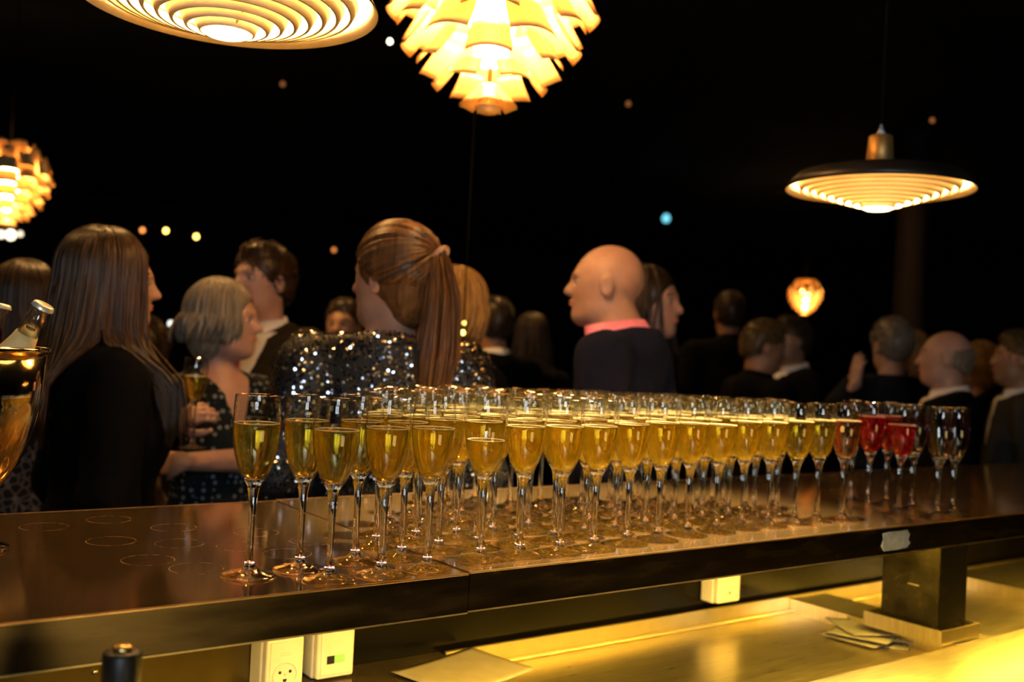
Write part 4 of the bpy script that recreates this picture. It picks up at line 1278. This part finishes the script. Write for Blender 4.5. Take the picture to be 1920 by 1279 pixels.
        if hk in ('short', 'bald'):
            Vn = np.array(V); nq = hair.get('n', 420)
            pick = rng.choice(len(Fc), nq)
            C1 = hp((-0.012, 0, 1.66)); fwd = hp((1, 0, 1.66))-hp((0, 0, 1.66)); fwd /= np.linalg.norm(fwd)
            for i in pick:
                c = Vn[list(Fc[i])].mean(0)
                n_ = c-C1; n_ /= np.linalg.norm(n_)
                dr_ = -fwd*0.7-np.array((0, 0, 0.9))*(1-max(0, n_[2]))+rng.normal(0, 0.25, 3)
                dr_ -= n_*(dr_@n_); dr_ /= np.linalg.norm(dr_)+1e-9
                L_ = rng.uniform(0.014, 0.03)
                P = [c-n_*0.002, c+dr_*L_*0.5+n_*0.0035, c+dr_*L_+n_*0.002]
                paths.append(np.array(P)); rads.append(np.array([0.0025, 0.003, 0.0008])*s)
        if hk == 'pony':
            tie = np.array(hair['tie'])
            dt = (tie-C0)/RR; dt /= np.linalg.norm(dt)
            for i in range(hair.get('n', 260)):
                # hairline points: forehead, temples, nape
                a = rng.uniform(0, 2*PI)
                if math.cos(a) > 0: d0 = np.array((0.80*math.cos(a)+0.15, 0.98*math.sin(a), 0.50*math.cos(a)-0.42*abs(math.sin(a))+0.12))
                else: d0 = np.array((0.90*math.cos(a), 0.95*math.sin(a), -0.72+0.25*abs(math.sin(a))))
                d0 /= np.linalg.norm(d0)
                om = math.acos(np.clip(d0@dt, -1, 1))
                f_ = 1+rng.normal(0, 0.014)+0.01
                P = []
                for t in np.linspace(0, 1, 12):
                    d = (math.sin((1-t)*om)*d0+math.sin(t*om)*dt)/math.sin(om)
                    P.append(C0+RR*f_*(1+0.05*math.sin(PI*t))*d)
                paths.append(np.array([hp(p) for p in P]))
                r0 = rng.uniform(0.004, 0.007)*s
                rads.append(np.interp(np.linspace(0, 1, len(P)), [0, 0.2, 1], [r0*0.3, r0, r0*0.8]))
            for i in range(hair.get('np', 150)):
                a, q = rng.uniform(0, 2*PI), math.sqrt(rng.uniform(0, 1))
                lk = hair['len']*rng.uniform(0.8, 1.0)
                wv = rng.uniform(0, 6.28)
                P = []
                for t in np.linspace(0, 1, 14):
                    spread = np.interp(t, [0, 0.08, 0.3, 0.7, 1], [0.016, 0.025, 0.046, 0.062, 0.052])
                    p = tie+np.array((-0.034*math.sin(min(1, t*2.2)*PI/2)+0.02*t, 0.012*t, 0.012*math.sin(min(1, t*5)*PI)-lk*t))
                    p = p+np.array((spread*0.75*q*math.cos(a), spread*q*math.sin(a)+0.008*t*math.sin(wv+4*t), 0))
                    P.append(p)
                paths.append(np.array([hp(p) for p in P]))
                r0 = rng.uniform(0.0028, 0.006)*s
                rads.append(np.interp(np.linspace(0, 1, len(P)), [0, 0.15, 0.7, 1], [r0*0.7, r0, r0, r0*0.3]))
        if paths:
            tv, tf = tubes(paths, rads, 4)
            b0 = len(V)
            V = V+tv
            Fc += [tuple(k+b0 for k in q) for q in tf]
        ho = link('hair', mesh('hair', V, Fc), hm, root)
        if paths: ho['kind'] = 'stuff'
        if hk == 'pony':
            a = np.linspace(0, 2*PI, 25)
            c = tie+np.array((-0.010, 0, -0.010))
            P = np.array([hp(c+np.array((-0.013*math.sin(q), 0.021*math.cos(q), 0.019*math.sin(q)))) for q in a])
            tube_obj('hair_tie', P, 0.0055, mat('tan_hair_tie', (0.55, 0.36, 0.26), 0, 0.5, noise=0.1), root, 8)
    if hk_brow(hair):
        for sg in (-1, 1):
            P = [hp((0.0905, sg*0.014, 1.6655)), hp((0.0900, sg*0.030, 1.670)), hp((0.080, sg*0.047, 1.665))]
            tube_obj('eyebrow', P, 0.0035*s, hair['mat'], root, 6)
    return root
def hk_brow(hair):
    return hair is not None

AWAY, LEFT, RIGHT, TO = 53.7, 143.7, -36.3, 233.7
blk = mat('black_cloth', (0.0025, 0.0025, 0.003), 0, 0.9, spec=0.08, noise=0.4, scale=60, bump=0.2)
navy = mat('navy_wool', (0.006, 0.008, 0.024), 0, 0.9, spec=0.1, noise=0.3, scale=120, bump=0.15)
brownsuit = mat('dark_brown_wool', (0.025, 0.017, 0.007), 0, 0.9, spec=0.1, noise=0.3, scale=120, bump=0.15)
greysuit = mat('grey_wool', (0.035, 0.035, 0.032), 0, 0.9, spec=0.1, noise=0.3, scale=120, bump=0.15)
bluedk = mat('dark_blue_shirt', (0.006, 0.009, 0.014), 0, 0.9, spec=0.1, noise=0.4, scale=60)
white = mat('white_shirt_cotton', (0.80, 0.80, 0.80), 0, 0.6, noise=0.04, scale=60)
pink = mat('pink_shirt_cotton', (0.78, 0.25, 0.45), 0, 0.6, noise=0.06, scale=60)
red = mat('red_silk_tie', (0.45, 0.012, 0.012), 0, 0.4, noise=0.2, scale=80)
beige = mat('beige_knit', (0.50, 0.38, 0.22), 0, 0.8, noise=0.15, scale=80, bump=0.3)
h_dbrown = hair_mat('dark_brown_hair', (0.035, 0.017, 0.007))
h_brown = hair_mat('long_brown_hair', (0.055, 0.028, 0.011))
h_pony = hair_mat('light_brown_hair', (0.115, 0.058, 0.024))
h_grey = hair_mat('grey_blond_hair', (0.20, 0.17, 0.125), 0.35)
h_gold = hair_mat('golden_blond_hair', (0.30, 0.17, 0.05), 0.4)
h_black = hair_mat('black_brown_hair', (0.03, 0.018, 0.010))
h_silver = hair_mat('short_silver_hair', (0.15, 0.13, 0.10), 0.35)
def dots(name, base, dot, scale, thr, vor='F1'):
    m = mat(name, base, 0, 0.9, spec=0.1)
    nt = m.node_tree
    b = nt.nodes['Principled BSDF']
    tc = nt.nodes.new('ShaderNodeTexCoord')
    vo = nt.nodes.new('ShaderNodeTexVoronoi')
    vo.feature = vor
    vo.inputs['Scale'].default_value = scale
    vo.inputs['Randomness'].default_value = 0.35 if vor == 'F1' else 1.0
    lt = nt.nodes.new('ShaderNodeMath'); lt.operation = 'LESS_THAN'; lt.inputs[1].default_value = thr
    mx = nt.nodes.new('ShaderNodeMix'); mx.data_type = 'RGBA'
    mx.inputs[6].default_value, mx.inputs[7].default_value = (*base, 1), (*dot, 1)
    nt.links.new(tc.outputs['Object'], vo.inputs['Vector'])
    nt.links.new(vo.outputs['Distance'], lt.inputs[0])
    nt.links.new(lt.outputs[0], mx.inputs[0])
    nt.links.new(mx.outputs[2], b.inputs['Base Color'])
    return m
dotdress = dots('teal_dotted_dress', (0.008, 0.011, 0.014), (0.16, 0.19, 0.20), 52, 0.30)
netdress = dots('mottled_print_dress', (0.010, 0.009, 0.010), (0.10, 0.09, 0.09), 46, 0.06, 'DISTANCE_TO_EDGE')
seqmat = mat('dark_mirror_sequins', (0.42, 0.46, 0.52), 1.0, 0.16, noise=0.5, scale=300)
fair = ('skin_fair', (0.42, 0.24, 0.175))
ruddy = ('skin_ruddy', (0.40, 0.235, 0.18))
tan = ('skin_tan', (0.34, 0.17, 0.095))

def at_head(px, py, depth):
    """ground position and height of someone whose crown shows at px, py at this depth"""
    p = atd(px, py, depth)
    return (p[0], p[1]), p[2]
def reach(pos, yaw, h, hands, sex, broad, base=None):
    """arm joints from the world point each wrist reaches; hint tells which way the elbow points (local)"""
    s = h/1.75
    a = dict(base or {})
    cy_, sy_ = math.cos(math.radians(yaw)), math.sin(math.radians(yaw))
    sw = (0.185 if sex == 'm' else 0.160)*broad
    for side, (P, hint) in hands.items():
        d = np.array((P[0]-pos[0], P[1]-pos[1], P[2]))
        wl = np.array((d[0]*cy_+d[1]*sy_, -d[0]*sy_+d[1]*cy_, d[2]))/s
        sh = np.array((-0.012, sw*(1 if side == 'l' else -1), 1.418 if sex == 'm' else 1.395))
        l1, l2 = 0.29, 0.25
        v = wl-sh
        L = min(np.linalg.norm(v), l1+l2-0.005)
        u = v/np.linalg.norm(v)
        wl = sh+u*L
        x = (l1*l1-l2*l2+L*L)/(2*L)
        hh = math.sqrt(max(0, l1*l1-x*x))
        n = np.asarray(hint, float); n -= u*(n@u); n /= np.linalg.norm(n)
        a[side] = (tuple(sh+u*x+n*hh), tuple(wl))
    return a
def guest(label, px, py, depth, yaw, **k):
    pos, h = at_head(px, py, depth)
    h += k.get('drop', 0.0)
    pos = (pos[0]-k.get('fwd', 0)*math.cos(math.radians(yaw)), pos[1]-k.get('fwd', 0)*math.sin(math.radians(yaw)))
    if k.get('hair'): h -= 0.016*h/1.7
    if 'hands' in k: k['arms'] = reach(pos, yaw, h, k.pop('hands'), k.get('sex', 'm'), k.get('broad', 1.0), k.get('arms'))
    return person(label, pos, yaw, h, **k)

NEAR = dict(fine=0.0055, coarse=0.016)
MID = dict(fine=0.009, coarse=0.022)
FAR = dict(fine=0.011, coarse=0.026)
S_ = lambda m, shirt=white, tie=None: dict(kind='suit', mat=m, shirt=shirt, tie=tie, v=0.28 if tie else 0.13)
guest('woman in a black sequin top with a long light brown ponytail', 737, 424, 2.32, AWAY+8, sex='f', head_yaw=52, skin=fair, broad=1.14, drop=0.025,
      hair=dict(kind='pony', mat=h_pony, tie=(-0.122, 0, 1.705), len=0.40, n=380, np=330), outfit=dict(kind='dress', mat=mat('black_sequin_backing', (0.006, 0.006, 0.008), 0, 0.6, noise=0.3), sleeve=1.9, off=0.020, step=0.012, neck=1.47, dip=0.02, sequins=14000, seqmat=seqmat), **NEAR)
guest('bald man in a navy jacket and pink shirt, seen from the side', 1142, 460, 2.76, LEFT-24, sex='m', head_yaw=16, neck=0.066, fwd=0.055, drop=0.015, skin=ruddy, broad=1.12, outfit=S_(navy, pink), **NEAR)
guest('woman in black with long straight brown hair, back turned', 212, 434, 2.28, AWAY-52, sex='f', head_yaw=-6, skin=fair, broad=0.96,
      hair=dict(kind='long', mat=h_brown, len=0.42, n=620, vol=0.004), outfit=dict(kind='dress', mat=blk, sleeve=1.9, off=0.016, neck=1.50, dip=0.02), **NEAR)
guest('woman with dark brown hair and a mottled print dress at the left edge', 40, 492, 2.85, AWAY+40, sex='f', head_yaw=20, skin=fair,
      hair=dict(kind='long', mat=h_dbrown, len=0.30, n=420, vol=0.004), outfit=dict(kind='dress', mat=netdress, sleeve=0.6, off=0.015), **NEAR)
guest('grey-haired woman in a dotted dress holding a glass', 428, 526, 2.80, RIGHT-42, sex='f', head_yaw=42, skin=fair,
      hands={'r': (atd(334, 792, 2.55), (-0.3, -0.8, -1.0)), 'l': (atd(345, 866, 2.52), (0.2, 0.8, -0.6))},
      arms={'dr': (0.55, 0.10, 0.25), 'nr': (0.35, 1.0, 0.0), 'dl': (0.1, -1.0, 0.0), 'nl': (-1.0, -0.2, 0.1)},
      hand_curl=(0.3, 0.8), fine_hand=('r',), hair=dict(kind='bob', mat=h_grey, len=0.10, n=300, vol=0.002), outfit=dict(kind='dress', mat=dotdress, sleeve=0.9, off=0.014, vneck=True), **NEAR)
guest('man in a dark suit with white shirt and red tie, facing the camera', 498, 455, 3.2, LEFT+62, sex='m', head_yaw=-8, skin=fair,
      hair=dict(kind='short', mat=h_dbrown, vol=0.004), outfit=S_(brownsuit, white, red), **NEAR)
guest('woman with golden curled hair half hidden behind the ponytail', 860, 508, 3.05, AWAY-40, sex='f', skin=fair,
      hair=dict(kind='bob', mat=h_gold, len=0.13, n=160, vol=0.01), outfit=dict(kind='dress', mat=blk), **MID)
guest('man with a pale collar and dark hair, back turned, between ponytail and bald man', 928, 556, 4.3, AWAY+30, sex='m', skin=tan,
      hair=dict(kind='short', mat=h_black), outfit=S_(blk, white), **MID)
guest('dark-haired woman peering out behind the bald man', 1222, 499, 3.3, RIGHT-30, sex='f', skin=fair,
      hair=dict(kind='long', mat=h_black, len=0.22, n=140), outfit=dict(kind='dress', mat=blk), **MID)
guest('shadowy brown-haired guest just right of the dark-haired man', 1000, 588, 4.9, AWAY, sex='f', skin=tan, hair=dict(kind='long', mat=h_black, len=0.25, n=110), outfit=dict(kind='dress', mat=blk), **FAR)
guest('shadowy guest facing the camera beside the ponytail woman\'s chin', 648, 560, 4.2, TO-10, sex='m', skin=tan, hair=dict(kind='short', mat=h_black), outfit=S_(blk, blk), **MID)
guest('guest in a beige jumper half hidden by the long brown hair', 262, 590, 3.1, LEFT+20, sex='m', skin=fair, hair=dict(kind='short', mat=h_black), outfit=dict(kind='dress', mat=beige, sleeve=1.9, neck=1.5, dip=0.0), **MID)
guest('tall dark man seen from behind, far back', 1370, 545, 5.6, AWAY, sex='m', skin=tan, hair=dict(kind='short', mat=h_black), outfit=S_(blk, blk), **FAR)
guest('fair-haired man bowing his head left of the small leaf pendant', 1432, 600, 4.3, AWAY-70, sex='m', head_yaw=-15, head_pitch=0.25, skin=tan, hair=dict(kind='short', mat=hair_mat('sandy_hair', (0.09, 0.055, 0.02))), outfit=S_(blk, blk), **MID)
guest('dark-haired man with a white collar under the small leaf pendant', 1486, 592, 4.8, LEFT+10, sex='m', skin=tan, hair=dict(kind='short', mat=h_black), outfit=S_(blk, white), **FAR)
guest('silver-haired person in dark blue, back turned, one hand raised', 1674, 597, 4.35, AWAY+8, sex='m', skin=ruddy,
      hands={'l': (atd(1603, 722, 4.25), (0.2, 0.5, -1.0))}, arms={'dl': (0.1, -0.12, 1.0), 'nl': (0.3, -1.0, 0.0)}, hand_curl=(0.12, 0.5), fine_hand=('l',), hair=dict(kind='short', mat=h_silver, vol=0.006), outfit=dict(kind='dress', mat=bluedk, sleeve=0.95, off=0.018, neck=1.50, dip=0.0), **MID)
guest('woman with long golden hair between the silver-haired guest and the balding man', 1716, 622, 5.2, AWAY-20, sex='f', skin=tan, hair=dict(kind='long', mat=hair_mat('tawny_hair', (0.22, 0.12, 0.04)), len=0.25, n=120), outfit=dict(kind='dress', mat=blk), **FAR)
guest('balding man in a dark suit with white collar, looking left', 1776, 614, 3.75, LEFT-20, sex='m', skin=ruddy, hair=dict(kind='bald', mat=h_silver), outfit=S_(blk, white), **MID)
guest('blond woman just behind the balding man', 1832, 640, 4.75, LEFT-30, sex='f', skin=tan, hair=dict(kind='bob', mat=h_gold, len=0.08, n=120), outfit=dict(kind='dress', mat=blk), **FAR)
guest('fair-haired man in a grey suit at the right edge', 1912, 620, 4.05, LEFT-15, sex='m', skin=tan, hair=dict(kind='short', mat=hair_mat('sandy_hair', (0.09, 0.055, 0.02))), outfit=S_(greysuit, white), **MID)

# the flute in the grey-haired woman's hand
gp = atd(360, 840, 2.49)
hf = flute(gp[0], gp[1], .180, 'champagne', 'champagne flute held up by the grey-haired woman', None)
hf.location = gp
hf.name = 'held_flute'
